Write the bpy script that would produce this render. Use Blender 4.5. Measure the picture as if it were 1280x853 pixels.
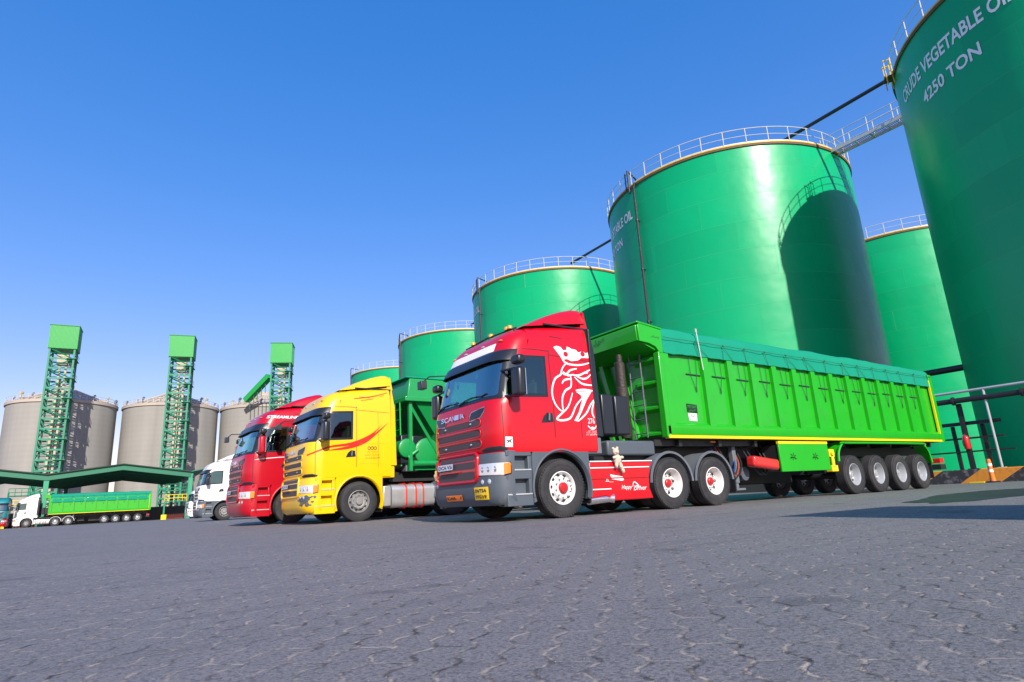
import bpy, bmesh, math, random
from mathutils import Vector, Matrix, noise
R=math.radians; PI=math.pi; rnd=random.Random(7)
scene=bpy.context.scene; COL=scene.collection
for o in list(bpy.data.objects): bpy.data.objects.remove(o)
# ---------------------------------------------------------------- camera
CAMH=.3933; PITCH=.25317; ROLL=-.054535; YAW=.963244
cd=bpy.data.cameras.new('camera'); cam=bpy.data.objects.new('camera',cd); COL.objects.link(cam)
f=Vector((math.cos(YAW)*math.cos(PITCH),math.sin(YAW)*math.cos(PITCH),math.sin(PITCH)))
r_=Vector((math.sin(YAW),-math.cos(YAW),0)); u_=r_.cross(f)
r2=r_*math.cos(ROLL)+u_*math.sin(ROLL); u2=u_*math.cos(ROLL)-r_*math.sin(ROLL)
m=Matrix((r2,u2,-f)).transposed().to_4x4(); m.translation=Vector((0,0,CAMH)); cam.matrix_world=m
cd.sensor_width=36; cd.lens=756.69/1280*36; cd.clip_start=.05; cd.clip_end=3000
scene.camera=cam
# ---------------------------------------------------------------- light
SAZ,SEL=-106,31
w=bpy.data.worlds.new('World'); scene.world=w; w.use_nodes=True; nt=w.node_tree
bg=nt.nodes['Background']; sky=nt.nodes.new('ShaderNodeTexSky'); sky.sky_type='NISHITA'; sky.sun_disc=False
sky.sun_elevation=R(SEL); sky.sun_rotation=math.atan2(math.cos(R(SAZ)),math.sin(R(SAZ)))
sky.air_density=1.1; sky.dust_density=.6; sky.ozone_density=3.2; sky.altitude=0
hs=nt.nodes.new('ShaderNodeHueSaturation'); hs.inputs['Saturation'].default_value=1.12; hs.inputs['Hue'].default_value=.5
tn=nt.nodes.new('ShaderNodeMix'); tn.data_type='RGBA'; tn.blend_type='MULTIPLY'; tn.inputs['Factor'].default_value=1; tn.inputs['B'].default_value=(1.28,.90,1.0,1)
gmn=nt.nodes.new('ShaderNodeGamma'); gmn.inputs['Gamma'].default_value=.5
h2=nt.nodes.new('ShaderNodeHueSaturation'); h2.inputs['Saturation'].default_value=1.95; h2.inputs['Value'].default_value=2.1
nt.links.new(sky.outputs[0],hs.inputs['Color']); nt.links.new(hs.outputs[0],tn.inputs['A']); nt.links.new(tn.outputs['Result'],gmn.inputs[0]); nt.links.new(gmn.outputs[0],h2.inputs['Color']); nt.links.new(h2.outputs[0],bg.inputs[0]); bg.inputs[1].default_value=.15
sd=bpy.data.lights.new('sun','SUN'); sd.energy=4.3; sd.angle=R(.5); sd.color=(1,.93,.82)
sun=bpy.data.objects.new('sun',sd); COL.objects.link(sun)
sv=Vector((math.cos(R(SAZ))*math.cos(R(SEL)),math.sin(R(SAZ))*math.cos(R(SEL)),math.sin(R(SEL))))
sun.rotation_euler=sv.to_track_quat('Z','Y').to_euler(); sun.location=(0,0,60)
scene.view_settings.view_transform='Standard'; scene.view_settings.look='None'; scene.view_settings.exposure=.5; scene.view_settings.gamma=1
# ---------------------------------------------------------------- materials
MATS={}
def mat(name,col,rough=.5,metal=0,coat=0,var=.08,vscale=3,bump=0,bscale=40,dirt=None,spec=.5,dscale=.8,dlo=.55,dhi=.75):
    if name in MATS: return MATS[name]
    m=bpy.data.materials.new(name); m.use_nodes=True; n=m.node_tree.nodes; l=m.node_tree.links; b=n['Principled BSDF']
    b.inputs['Roughness'].default_value=rough; b.inputs['Metallic'].default_value=metal; b.inputs['Coat Weight'].default_value=coat
    b.inputs['Coat Roughness'].default_value=.08; b.inputs['Specular IOR Level'].default_value=spec
    tc=n.new('ShaderNodeTexCoord'); no=n.new('ShaderNodeTexNoise'); no.inputs['Scale'].default_value=vscale; no.inputs['Detail'].default_value=6
    l.new(tc.outputs['Object'],no.inputs['Vector'])
    mx=n.new('ShaderNodeMix'); mx.data_type='RGBA'
    mx.inputs['A'].default_value=(*[c*(1-var) for c in col],1); mx.inputs['B'].default_value=(*[min(1,c*(1+var)) for c in col],1)
    l.new(no.outputs['Fac'],mx.inputs['Factor']); out=mx.outputs['Result']
    if dirt:
        n2=n.new('ShaderNodeTexNoise'); n2.inputs['Scale'].default_value=dscale*3; n2.inputs['Detail'].default_value=9; n2.inputs['Roughness'].default_value=.7
        l.new(tc.outputs['Object'],n2.inputs['Vector'])
        mr=n.new('ShaderNodeMapRange'); mr.inputs['From Min'].default_value=dlo; mr.inputs['From Max'].default_value=dhi; mr.inputs['To Max'].default_value=.75
        l.new(n2.outputs['Fac'],mr.inputs['Value'])
        m2=n.new('ShaderNodeMix'); m2.data_type='RGBA'; m2.inputs['B'].default_value=(*dirt,1)
        l.new(mr.outputs[0],m2.inputs['Factor']); l.new(out,m2.inputs['A']); out=m2.outputs['Result']
    l.new(out,b.inputs['Base Color'])
    if bump:
        n3=n.new('ShaderNodeTexNoise'); n3.inputs['Scale'].default_value=bscale; n3.inputs['Detail'].default_value=4; l.new(tc.outputs['Object'],n3.inputs['Vector'])
        bp=n.new('ShaderNodeBump'); bp.inputs['Strength'].default_value=bump; bp.inputs['Distance'].default_value=.02
        l.new(n3.outputs['Fac'],bp.inputs['Height']); l.new(bp.outputs[0],b.inputs['Normal'])
    MATS[name]=m; return m
dust=(.30,.26,.21)
RED=mat('red_paint',(.50,.002,.010),.32,coat=.4,spec=.4,var=.04,bump=.05,bscale=3)
RED2=mat('dark_red_paint',(.42,.002,.014),.32,coat=.4,spec=.4,var=.05,bump=.05,bscale=3)
YEL=mat('yellow_paint',(.82,.50,.0),.35,coat=.5,var=.05,dirt=(.45,.33,.08),dlo=.62,dhi=.85,bump=.05,bscale=3)
WHT=mat('white_paint',(.78,.78,.76),.35,coat=.4,var=.04,dirt=dust,dlo=.66,dhi=.9)
GREYP=mat('dark_grey_plastic',(.075,.095,.115),.5,var=.1,dirt=dust,dlo=.6,dhi=.95)
GREYL=mat('mid_grey_plastic',(.13,.15,.17),.5,var=.1,dirt=dust,dlo=.6,dhi=.95)
BLK=mat('black_metal',(.018,.02,.022),.5,var=.2,dirt=dust,dlo=.6,dhi=.95)
BLKP=mat('black_plastic',(.014,.018,.024),.32,var=.2)
MESHM=mat('grille_mesh',(.065,.05,.05),.6,var=.5,vscale=120)
RUB=mat('tyre_rubber',(.020,.021,.024),.75,var=.25,vscale=8,bump=.3,bscale=60,dirt=(.085,.08,.075),dlo=.45,dhi=.9)
RIMW=mat('white_rim_paint',(.72,.72,.70),.4,var=.05,dirt=dust,dlo=.55,dhi=.9)
RIMS=mat('silver_rim',(.45,.48,.50),.42,metal=.4,var=.1,dirt=dust,dlo=.5,dhi=.9)
RIMG=mat('dusty_steel_rim',(.30,.31,.31),.5,metal=.3,var=.15,dirt=(.18,.16,.13),dlo=.4,dhi=.8)
HUBR=mat('red_hub_paint',(.5,.01,.015),.4,var=.2,dirt=(.1,.03,.02),dlo=.5,dhi=.8)
CHR=mat('chrome',(.75,.76,.78),.2,metal=.9,var=.05)
ALU=mat('aluminium_tank',(.62,.61,.60),.38,metal=.65,var=.08,dirt=(.35,.32,.29),dlo=.45,dhi=.9)
GLS=mat('tinted_glass',(.02,.075,.10),.04,var=.3,spec=.9,coat=1)
GLG=mat('side_glass',(.014,.065,.045),.04,var=.3,spec=.8,coat=1)
LENS=mat('clear_lens',(.62,.66,.70),.12,metal=.45,var=.25,vscale=25,coat=1)
AMB=mat('amber_lens',(.85,.22,.02),.2,coat=.6)
AMBG=mat('gold_amber_lens',(.7,.33,.03),.25,coat=.6,var=.3,vscale=20)
REDL=mat('red_lens',(.6,.02,.02),.25,coat=.5)
LIME=mat('lime_green_paint',(.012,.37,.009),.38,coat=.35,var=.08,vscale=2,dirt=(.035,.22,.03),dlo=.52,dhi=.9,bump=.08,bscale=2.5)
LIMED=mat('leaf_green_paint',(.010,.34,.045),.4,coat=.3,var=.1,dirt=(.1,.2,.08),dlo=.62,dhi=.9)
YSTR=mat('yellow_trim_paint',(.80,.62,.01),.45,var=.06,dirt=(.4,.35,.1),dlo=.6,dhi=.85)
NETT=mat('green_tarp',(.004,.25,.15),.75,var=.25,vscale=60,bump=.5,bscale=25,spec=.2)
ROPE=mat('dark_green_rope',(.02,.10,.04),.8)
STEELG=mat('galvanised_steel',(.50,.52,.52),.45,metal=.4,var=.15)
RAILW=mat('weathered_white_rail',(.58,.55,.50),.55,var=.15,dirt=(.35,.22,.12),dlo=.6,dhi=.8,dscale=2)
YRIM=mat('tank_rim_yellow',(.62,.45,.03),.5,var=.15,dirt=(.25,.14,.05),dlo=.5,dhi=.75)
BROWN=mat('rusty_brown_rim',(.14,.075,.035),.7,var=.3)
LETW=mat('white_lettering_paint',(.80,.85,.85),.5,var=.06,dirt=(.3,.42,.38),dlo=.6,dhi=.85)
DECW=mat('white_vinyl',(.85,.85,.85),.4,var=.02)
DECB=mat('black_vinyl',(.01,.02,.01),.5,var=.02)
DECR=mat('red_vinyl',(.62,.02,.01),.4,var=.02)
ORG=mat('orange_plate',(.85,.20,.02),.5,var=.05)
YPL=mat('yellow_plate',(.85,.55,.02),.5,var=.05)
PLATE=mat('pale_plate',(.55,.60,.66),.5,var=.05)
TEAL=mat('teal_paint',(.01,.20,.22),.4,coat=.4)
FUR=mat('cream_plush',(.62,.52,.40),.95,var=.2,vscale=12,bump=.8,bscale=60)
def glass(name,tint,r0=.10):
    m=bpy.data.materials.new(name); m.use_nodes=True; n=m.node_tree.nodes; l=m.node_tree.links; n.remove(n['Principled BSDF'])
    t=n.new('ShaderNodeBsdfTransparent'); t.inputs[0].default_value=(*tint,1); g=n.new('ShaderNodeBsdfGlossy'); g.inputs['Roughness'].default_value=.03; g.inputs['Color'].default_value=(.72,1,.92,1)
    f=n.new('ShaderNodeFresnel'); f.inputs[0].default_value=1.55; a=n.new('ShaderNodeMath'); a.operation='MULTIPLY_ADD'; a.inputs[1].default_value=.9; a.inputs[2].default_value=r0; l.new(f.outputs[0],a.inputs[0])
    x=n.new('ShaderNodeMixShader'); l.new(a.outputs[0],x.inputs[0]); l.new(t.outputs[0],x.inputs[1]); l.new(g.outputs[0],x.inputs[2]); l.new(x.outputs[0],n['Material Output'].inputs[0]); return m
CLR=glass('windscreen_glass',(.62,.95,.92),.36); CLG=glass('door_glass',(.30,.52,.40),.10)
SEAT=mat('seat_fabric',(.10,.10,.11),.9,var=.2); DASH=mat('dashboard_plastic',(.20,.22,.23),.7); CURT=mat('green_curtain',(.05,.20,.12),.9,var=.3,vscale=8); PALEB=mat('pale_blue_cloth',(.35,.65,.75),.8,var=.3,vscale=15)
def tankmat():
    m=mat('tank_green_paint',(.0,.40,.15),.27,var=.05,vscale=.35,spec=.36)
    n=m.node_tree.nodes; l=m.node_tree.links; b=n['Principled BSDF']; b.inputs['Roughness'].default_value=.3
    tc=n.new('ShaderNodeTexCoord'); sp=n.new('ShaderNodeSeparateXYZ'); l.new(tc.outputs['Object'],sp.inputs[0])
    def mth(op,a,bb=None,c=None):
        x=n.new('ShaderNodeMath'); x.operation=op
        for i,v in enumerate((a,bb,c)):
            if v is None: continue
            if hasattr(v,'type') or hasattr(v,'links'): l.new(v,x.inputs[i])
            else: x.inputs[i].default_value=v
        return x.outputs[0]
    z=mth('DIVIDE',sp.outputs[2],1.85); fr=mth('FRACT',z); row=mth('FLOOR',z)
    hl=mth('SMOOTH_MIN',fr,mth('SUBTRACT',1,fr),.0); hl=mth('LESS_THAN',hl,.016)
    ang=mth('ARCTAN2',sp.outputs[1],sp.outputs[0]); a=mth('MULTIPLY',ang,10/(2*PI)); a=mth('ADD',a,mth('MULTIPLY',row,.37)); af=mth('FRACT',a)
    vl=mth('LESS_THAN',af,.0045); ln=mth('MAXIMUM',hl,vl)
    # each plate dished very slightly differently
    wn=n.new('ShaderNodeTexNoise'); wn.inputs['Scale'].default_value=.55; wn.inputs['Detail'].default_value=2; l.new(tc.outputs['Object'],wn.inputs['Vector'])
    wave=mth('MULTIPLY',mth('SINE',mth('MULTIPLY',z,2*PI)),.05)
    h=mth('ADD',mth('ADD',mth('MULTIPLY',ln,.35),mth('MULTIPLY',wn.outputs['Fac'],.9)),wave)
    bp=n.new('ShaderNodeBump'); bp.inputs['Strength'].default_value=.5; bp.inputs['Distance'].default_value=.07; l.new(h,bp.inputs['Height']); l.new(bp.outputs[0],b.inputs['Normal'])
    rn=n.new('ShaderNodeTexNoise'); rn.inputs['Scale'].default_value=1.2; rn.inputs['Detail'].default_value=8; l.new(tc.outputs['Object'],rn.inputs['Vector'])
    l.new(mth('ADD',mth('MULTIPLY',rn.outputs['Fac'],.18),.24),b.inputs['Roughness'])
    old=b.inputs['Base Color'].links[0].from_socket
    st=n.new('ShaderNodeMapping'); st.inputs['Scale'].default_value=(1,1,.045); l.new(tc.outputs['Object'],st.inputs[0])
    sn=n.new('ShaderNodeTexNoise'); sn.inputs['Scale'].default_value=2.2; sn.inputs['Detail'].default_value=9; sn.inputs['Roughness'].default_value=.7; l.new(st.outputs[0],sn.inputs['Vector'])
    r=n.new('ShaderNodeMapRange'); r.inputs['From Min'].default_value=.56; r.inputs['From Max'].default_value=.80; r.inputs['To Max'].default_value=.55; l.new(sn.outputs['Fac'],r.inputs['Value'])
    mx=n.new('ShaderNodeMix'); mx.data_type='RGBA'; mx.inputs['B'].default_value=(.015,.27,.12,1); l.new(r.outputs[0],mx.inputs['Factor']); l.new(old,mx.inputs['A'])
    wp=n.new('ShaderNodeTexWhiteNoise'); cv=n.new('ShaderNodeCombineXYZ'); l.new(row,cv.inputs[0]); l.new(mth('FLOOR',a),cv.inputs[1]); l.new(cv.outputs[0],wp.inputs['Vector'])
    m3=n.new('ShaderNodeMix'); m3.data_type='RGBA'; m3.inputs['B'].default_value=(.0,.26,.105,1); l.new(mth('MULTIPLY',wp.outputs['Value'],.35),m3.inputs['Factor']); l.new(mx.outputs['Result'],m3.inputs['A'])
    m4=n.new('ShaderNodeMix'); m4.data_type='RGBA'; m4.inputs['B'].default_value=(.05,.42,.20,1); l.new(mth('MULTIPLY',ln,.22),m4.inputs['Factor']); l.new(m3.outputs['Result'],m4.inputs['A']); l.new(m4.outputs['Result'],b.inputs['Base Color'])
    return m
TANK=tankmat()
def concmat():
    m=mat('silo_concrete',(.30,.292,.268),.9,var=.12,vscale=.12,spec=.2)
    n=m.node_tree.nodes; l=m.node_tree.links; b=n['Principled BSDF']
    tc=n.new('ShaderNodeTexCoord'); mp=n.new('ShaderNodeMapping'); mp.inputs['Scale'].default_value=(1,1,.05)
    no=n.new('ShaderNodeTexNoise'); no.inputs['Scale'].default_value=.35; no.inputs['Detail'].default_value=8
    l.new(tc.outputs['Object'],mp.inputs[0]); l.new(mp.outputs[0],no.inputs['Vector'])
    wv=n.new('ShaderNodeTexWave'); wv.bands_direction='Z'; wv.inputs['Scale'].default_value=.26; wv.inputs['Distortion'].default_value=.6; l.new(tc.outputs['Object'],wv.inputs['Vector'])
    old=b.inputs['Base Color'].links[0].from_socket
    mr=n.new('ShaderNodeMapRange'); mr.inputs['From Min'].default_value=.25; mr.inputs['From Max'].default_value=.75; mr.inputs['To Min'].default_value=.82; mr.inputs['To Max'].default_value=1.14; l.new(no.outputs['Fac'],mr.inputs['Value'])
    m1=n.new('ShaderNodeMix'); m1.data_type='RGBA'; m1.blend_type='MULTIPLY'; m1.inputs['Factor'].default_value=1; l.new(old,m1.inputs['A']); l.new(mr.outputs[0],m1.inputs['B'])
    mr2=n.new('ShaderNodeMapRange'); mr2.inputs['To Min'].default_value=.985; mr2.inputs['To Max'].default_value=1.02; l.new(wv.outputs['Fac'],mr2.inputs['Value'])
    m2=n.new('ShaderNodeMix'); m2.data_type='RGBA'; m2.blend_type='MULTIPLY'; m2.inputs['Factor'].default_value=1; l.new(m1.outputs['Result'],m2.inputs['A']); l.new(mr2.outputs[0],m2.inputs['B'])
    l.new(m2.outputs['Result'],b.inputs['Base Color']); return m
CONC=concmat()
CONCR=mat('pale_roof_concrete',(.42,.37,.31),.9,var=.15,vscale=.3)
BEIGE=mat('beige_duct',(.45,.41,.29),.6,var=.15)
TGRN=mat('tower_green_paint',(.010,.22,.12),.5,var=.15,dirt=(.12,.10,.06),dlo=.6,dhi=.85)
CGRN=mat('canopy_green_paint',(.012,.16,.085),.5,var=.1)
HEADG=mat('bright_green_cladding',(.015,.34,.06),.5,var=.08)
RUST=mat('red_oxide',(.28,.05,.03),.7,var=.3)
def stripes():
    m=mat('striped_kerb_paint',(.5,.5,.5),.75,var=.1,bump=.2)
    n=m.node_tree.nodes; l=m.node_tree.links; b=n['Principled BSDF']
    tc=n.new('ShaderNodeTexCoord'); sp=n.new('ShaderNodeSeparateXYZ'); l.new(tc.outputs['Object'],sp.inputs[0])
    def mth(op,a,bb):
        x=n.new('ShaderNodeMath'); x.operation=op
        for i,v in enumerate((a,bb)):
            if isinstance(v,(int,float)): x.inputs[i].default_value=v
            else: l.new(v,x.inputs[i])
        return x.outputs[0]
    v=mth('ADD',sp.outputs[1],mth('MULTIPLY',sp.outputs[2],1.5)); v=mth('ADD',v,-9.15); v=mth('FRACT',mth('DIVIDE',v,2.7),0); k=mth('LESS_THAN',v,.5)
    no=n.new('ShaderNodeTexNoise'); no.inputs['Scale'].default_value=6; no.inputs['Detail'].default_value=9; l.new(tc.outputs['Object'],no.inputs['Vector'])
    a=n.new('ShaderNodeMix'); a.data_type='RGBA'; a.inputs['A'].default_value=(.025,.026,.028,1); a.inputs['B'].default_value=(.14,.14,.14,1)
    mr=n.new('ShaderNodeMapRange'); mr.inputs['From Min'].default_value=.5; mr.inputs['From Max'].default_value=.7; l.new(no.outputs['Fac'],mr.inputs['Value']); l.new(mr.outputs[0],a.inputs['Factor'])
    o=n.new('ShaderNodeMix'); o.data_type='RGBA'; o.inputs['A'].default_value=(.62,.24,.02,1); o.inputs['B'].default_value=(.42,.17,.04,1); l.new(mr.outputs[0],o.inputs['Factor'])
    c=n.new('ShaderNodeMix'); c.data_type='RGBA'; l.new(k,c.inputs['Factor']); l.new(a.outputs['Result'],c.inputs['A']); l.new(o.outputs['Result'],c.inputs['B'])
    l.new(c.outputs['Result'],b.inputs['Base Color']); return m
STRIPE=stripes()
def pavers():
    m=bpy.data.materials.new('interlocking_pavers'); m.use_nodes=True; n=m.node_tree.nodes; l=m.node_tree.links; b=n['Principled BSDF']
    def mth(op,a,bb=None,c=None):
        x=n.new('ShaderNodeMath'); x.operation=op
        for i,v in enumerate((a,bb,c)):
            if v is None: continue
            if isinstance(v,(int,float)): x.inputs[i].default_value=v
            else: l.new(v,x.inputs[i])
        return x.outputs[0]
    def nz(scale,det=5,rough=.5,vec=None):
        x=n.new('ShaderNodeTexNoise'); x.inputs['Scale'].default_value=scale; x.inputs['Detail'].default_value=det; x.inputs['Roughness'].default_value=rough
        l.new(vec or tc.outputs['Object'],x.inputs['Vector']); return x.outputs['Fac']
    def mr(v,a,bb,c=0,d=1):
        x=n.new('ShaderNodeMapRange'); x.interpolation_type='SMOOTHSTEP'
        for k,q in (('From Min',a),('From Max',bb),('To Min',c),('To Max',d)): x.inputs[k].default_value=q
        l.new(v,x.inputs['Value']); return x.outputs[0]
    def mix(fa,a,bb,bt='MIX'):
        x=n.new('ShaderNodeMix'); x.data_type='RGBA'; x.blend_type=bt
        for k,q in (('Factor',fa),('A',a),('B',bb)):
            if isinstance(q,(int,float)): x.inputs[k].default_value=q
            elif isinstance(q,tuple): x.inputs[k].default_value=(*q,1)
            else: l.new(q,x.inputs[k])
        return x.outputs['Result']
    tc=n.new('ShaderNodeTexCoord'); sp=n.new('ShaderNodeSeparateXYZ'); l.new(tc.outputs['Object'],sp.inputs[0]); X,Y=sp.outputs[0],sp.outputs[1]
    wob=mth('ADD',mth('MULTIPLY',mth('SUBTRACT',nz(9,3),.5),.02),mth('MULTIPLY',mth('SUBTRACT',nz(55,4,.7),.5),.022))
    p=mth('MULTIPLY',mth('ADD',X,Y),.70711); q=mth('ADD',mth('MULTIPLY',mth('SUBTRACT',X,Y),.70711),wob)
    tri=mth('ABSOLUTE',mth('SUBTRACT',mth('FRACT',mth('DIVIDE',p,.17)),.5))
    qq=mth('ADD',q,mth('MULTIPLY',mr(tri,.05,.45),.030))
    W=.118; row=mth('FLOOR',mth('DIVIDE',qq,W)); qf=mth('MULTIPLY',mth('ABSOLUTE',mth('SUBTRACT',mth('FRACT',mth('DIVIDE',qq,W)),.5)),2)
    par=mth('FRACT',mth('MULTIPLY',row,.5)); p2=mth('ADD',mth('DIVIDE',p,.34),mth('ADD',par,.25)); blk=mth('FLOOR',p2)
    pf=mth('MULTIPLY',mth('ABSOLUTE',mth('SUBTRACT',mth('FRACT',p2),.5)),2)
    jq=mth('MULTIPLY',mr(mth('ADD',qf,mth('MULTIPLY',mth('SUBTRACT',nz(70,4,.75),.5),.35)),.80,.96),mr(nz(28,4,.7),.34,.52,.4,1)); jp=mr(pf,.962,.99)
    wide=mr(nz(1.7,5,.6),.38,.66)                          # joints open in patches, filled flush elsewhere
    jl=mth('MULTIPLY',jq,mth('ADD',.45,mth('MULTIPLY',wide,.55))); jt=mth('MULTIPLY',jp,mth('ADD',.35,mth('MULTIPLY',mr(nz(2.3,5),.40,.58),.65)))
    j=mth('MAXIMUM',jl,jt)
    cv=n.new('ShaderNodeCombineXYZ'); l.new(row,cv.inputs[0]); l.new(blk,cv.inputs[1]); wn=n.new('ShaderNodeTexWhiteNoise'); l.new(cv.outputs[0],wn.inputs['Vector'])
    st=n.new('ShaderNodeMapping'); st.inputs['Scale'].default_value=(.16,1.3,1); st.inputs['Rotation'].default_value=(0,0,.25); l.new(tc.outputs['Object'],st.inputs[0])
    streak=nz(.9,7,.65,st.outputs[0]); big=nz(.22,4)
    col=mix(mr(big,.35,.65),(.172,.168,.174),(.212,.196,.198)); col=mix(mr(streak,.3,.7,0,.4),col,(.100,.108,.115))
    col=mix(mth('MULTIPLY',wn.outputs['Value'],.45),col,(.175,.168,.178)); 
    col=mix(mr(nz(7,8,.75),.48,.66,0,.6),col,(.20,.185,.185)); col=mix(mr(nz(110,3,.8),.50,.58,0,.75),col,(.27,.255,.25)); col=mix(mr(nz(60,4,.8),.50,.58,0,.7),col,(.07,.072,.08)); col=mix(mr(nz(3.1,7,.7,st.outputs[0]),.50,.68,0,.35),col,(.080,.082,.088))
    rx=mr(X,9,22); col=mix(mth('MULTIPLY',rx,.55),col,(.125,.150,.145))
    jc=mix(mr(nz(14,5,.6),.40,.6),(.030,.028,.030),(.42,.36,.30)); col=mix(mth('MULTIPLY',j,mth('ADD',.45,mth('MULTIPLY',nz(60,4,.7),1.0))),col,jc)
    blot=mr(nz(1.1,6,.6),.60,.68,0,.5); col=mix(blot,col,(.065,.066,.074))
    l.new(col,b.inputs['Base Color'])
    l.new(mth('ADD',.62,mth('MULTIPLY',nz(5,4),.25)),b.inputs['Roughness']); b.inputs['Specular IOR Level'].default_value=.22
    h=mth('SUBTRACT',mth('ADD',mth('ADD',mth('MULTIPLY',nz(90,6,.75),.75),mth('MULTIPLY',nz(14,5,.6),.8)),mth('MULTIPLY',wn.outputs['Value'],.35)),mth('MULTIPLY',mth('MAXIMUM',jq,mth('MULTIPLY',jp,.5)),mth('ADD',.35,mth('MULTIPLY',wide,.9))))
    bp=n.new('ShaderNodeBump'); bp.inputs['Strength'].default_value=.75; bp.inputs['Distance'].default_value=.006; l.new(h,bp.inputs['Height']); l.new(bp.outputs[0],b.inputs['Normal'])
    return m
PAVE=pavers()
# ---------------------------------------------------------------- mesh helpers
def tag(o,label=None,cat=None,group=None,kind=None):
    for k,v in (('label',label),('category',cat),('group',group),('kind',kind)):
        if v: o[k]=v
    return o
def empty(name,loc,rz=0,label=None,cat=None,group=None):
    o=bpy.data.objects.new(name,None); COL.objects.link(o); o.location=loc; o.rotation_euler=(0,0,rz); o.empty_display_size=.3
    return tag(o,label,cat,group)
class MB:
    def __init__(s): s.bm=bmesh.new()
    def box(s,c,d,rot=None):
        g=bmesh.ops.create_cube(s.bm,size=1)['verts']
        M=Matrix.Translation(Vector(c))@(rot.to_4x4() if rot else Matrix())@Matrix.Diagonal((*d,1)); bmesh.ops.transform(s.bm,matrix=M,verts=g); return s
    def bx(s,x0,x1,y0,y1,z0,z1): return s.box(((x0+x1)/2,(y0+y1)/2,(z0+z1)/2),(abs(x1-x0),abs(y1-y0),abs(z1-z0)))
    def hull8(s,a,b):   # a,b: two quads (4 pts each)
        va=[s.bm.verts.new(p) for p in a]; vb=[s.bm.verts.new(p) for p in b]
        s.bm.faces.new(va); s.bm.faces.new(vb[::-1])
        k=len(a)
        for i in range(k): s.bm.faces.new((va[i],vb[i],vb[(i+1)%k],va[(i+1)%k]))
        return s
    def prism(s,pts,y0,y1):      # polygon in xz, extruded along y
        return s.hull8([(x,y0,z) for x,z in pts],[(x,y1,z) for x,z in pts])
    def prismx(s,pts,x0,x1):     # polygon in yz, extruded along x
        return s.hull8([(x0,y,z) for y,z in pts],[(x1,y,z) for y,z in pts])
    def prismz(s,pts,z0,z1): return s.hull8([(x,y,z0) for x,y in pts],[(x,y,z1) for x,y in pts])
    def cyl(s,p0,p1,r,r1=None,n=14,caps=True):
        p0,p1=Vector(p0),Vector(p1); d=p1-p0
        if d.length<1e-6: return s
        q=d.to_track_quat('Z','Y'); r1=r if r1 is None else r1
        a=[s.bm.verts.new(p0+q@Vector((r*math.cos(2*PI*i/n),r*math.sin(2*PI*i/n),0))) for i in range(n)]
        b=[s.bm.verts.new(p1+q@Vector((r1*math.cos(2*PI*i/n),r1*math.sin(2*PI*i/n),0))) for i in range(n)]
        for i in range(n): s.bm.faces.new((a[i],a[(i+1)%n],b[(i+1)%n],b[i]))
        if caps: s.bm.faces.new(a[::-1]); s.bm.faces.new(b)
        return s
    def tube(s,pts,r,n=6,closed=False):
        pts=[Vector(p) for p in pts]; N=len(pts); rings=[]; up=Vector((0,0,1)); last=None
        for i,p in enumerate(pts):
            a=pts[(i-1)%N] if (closed or i>0) else p; b=pts[(i+1)%N] if (closed or i<N-1) else p
            t=(b-a).normalized(); ref=up if abs(t.z)<.95 else Vector((1,0,0))
            if last is not None:
                x=(last-t*last.dot(t)); x=x.normalized() if x.length>1e-3 else t.cross(ref).normalized()
            else: x=t.cross(ref).normalized()
            last=x; y=t.cross(x)
            rings.append([s.bm.verts.new(p+x*r*math.cos(2*PI*k/n)+y*r*math.sin(2*PI*k/n)) for k in range(n)])
        for i in range(N if closed else N-1):
            A,B=rings[i],rings[(i+1)%N]
            for k in range(n): s.bm.faces.new((A[k],A[(k+1)%n],B[(k+1)%n],B[k]))
        if not closed: s.bm.faces.new(rings[0][::-1]); s.bm.faces.new(rings[-1])
        return s
    def lathe(s,prof,c=(0,0,0),axis='y',n=32,a0=0,a1=2*PI,wob=0):  # prof: (radius, t along axis)
        full=abs(a1-a0-2*PI)<1e-6; N=n if full else n+1; rows=[]
        for k in range(N):
            a=a0+(a1-a0)*k/n; ca,sa=math.cos(a),math.sin(a); row=[]
            for r,t in prof:
                v={'y':(r*ca,t,r*sa),'z':(r*ca,r*sa,t),'x':(t,r*ca,r*sa)}[axis]; row.append(s.bm.verts.new(Vector(c)+Vector(v)))
            rows.append(row)
        for k in range(n):
            A,B=rows[k],rows[(k+1)%N]
            for i in range(len(prof)-1):
                try: s.bm.faces.new((A[i],B[i],B[i+1],A[i+1]))
                except ValueError: pass
        return s
    def ball(s,c,r,sc=(1,1,1),seg=14,rot=None):
        g=bmesh.ops.create_uvsphere(s.bm,u_segments=seg,v_segments=max(6,seg//2+2),radius=r)['verts']
        bmesh.ops.transform(s.bm,matrix=Matrix.Translation(Vector(c))@(rot.to_4x4() if rot else Matrix())@Matrix.Diagonal((*sc,1)),verts=g); return s
    def grid(s,rows,close=False):
        V=[[s.bm.verts.new(p) for p in r] for r in rows]
        for i in range(len(V)-1):
            n=len(V[i])
            for k in range(n if close else n-1): s.bm.faces.new((V[i][k],V[i][(k+1)%n],V[i+1][(k+1)%n],V[i+1][k]))
        return V
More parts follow.
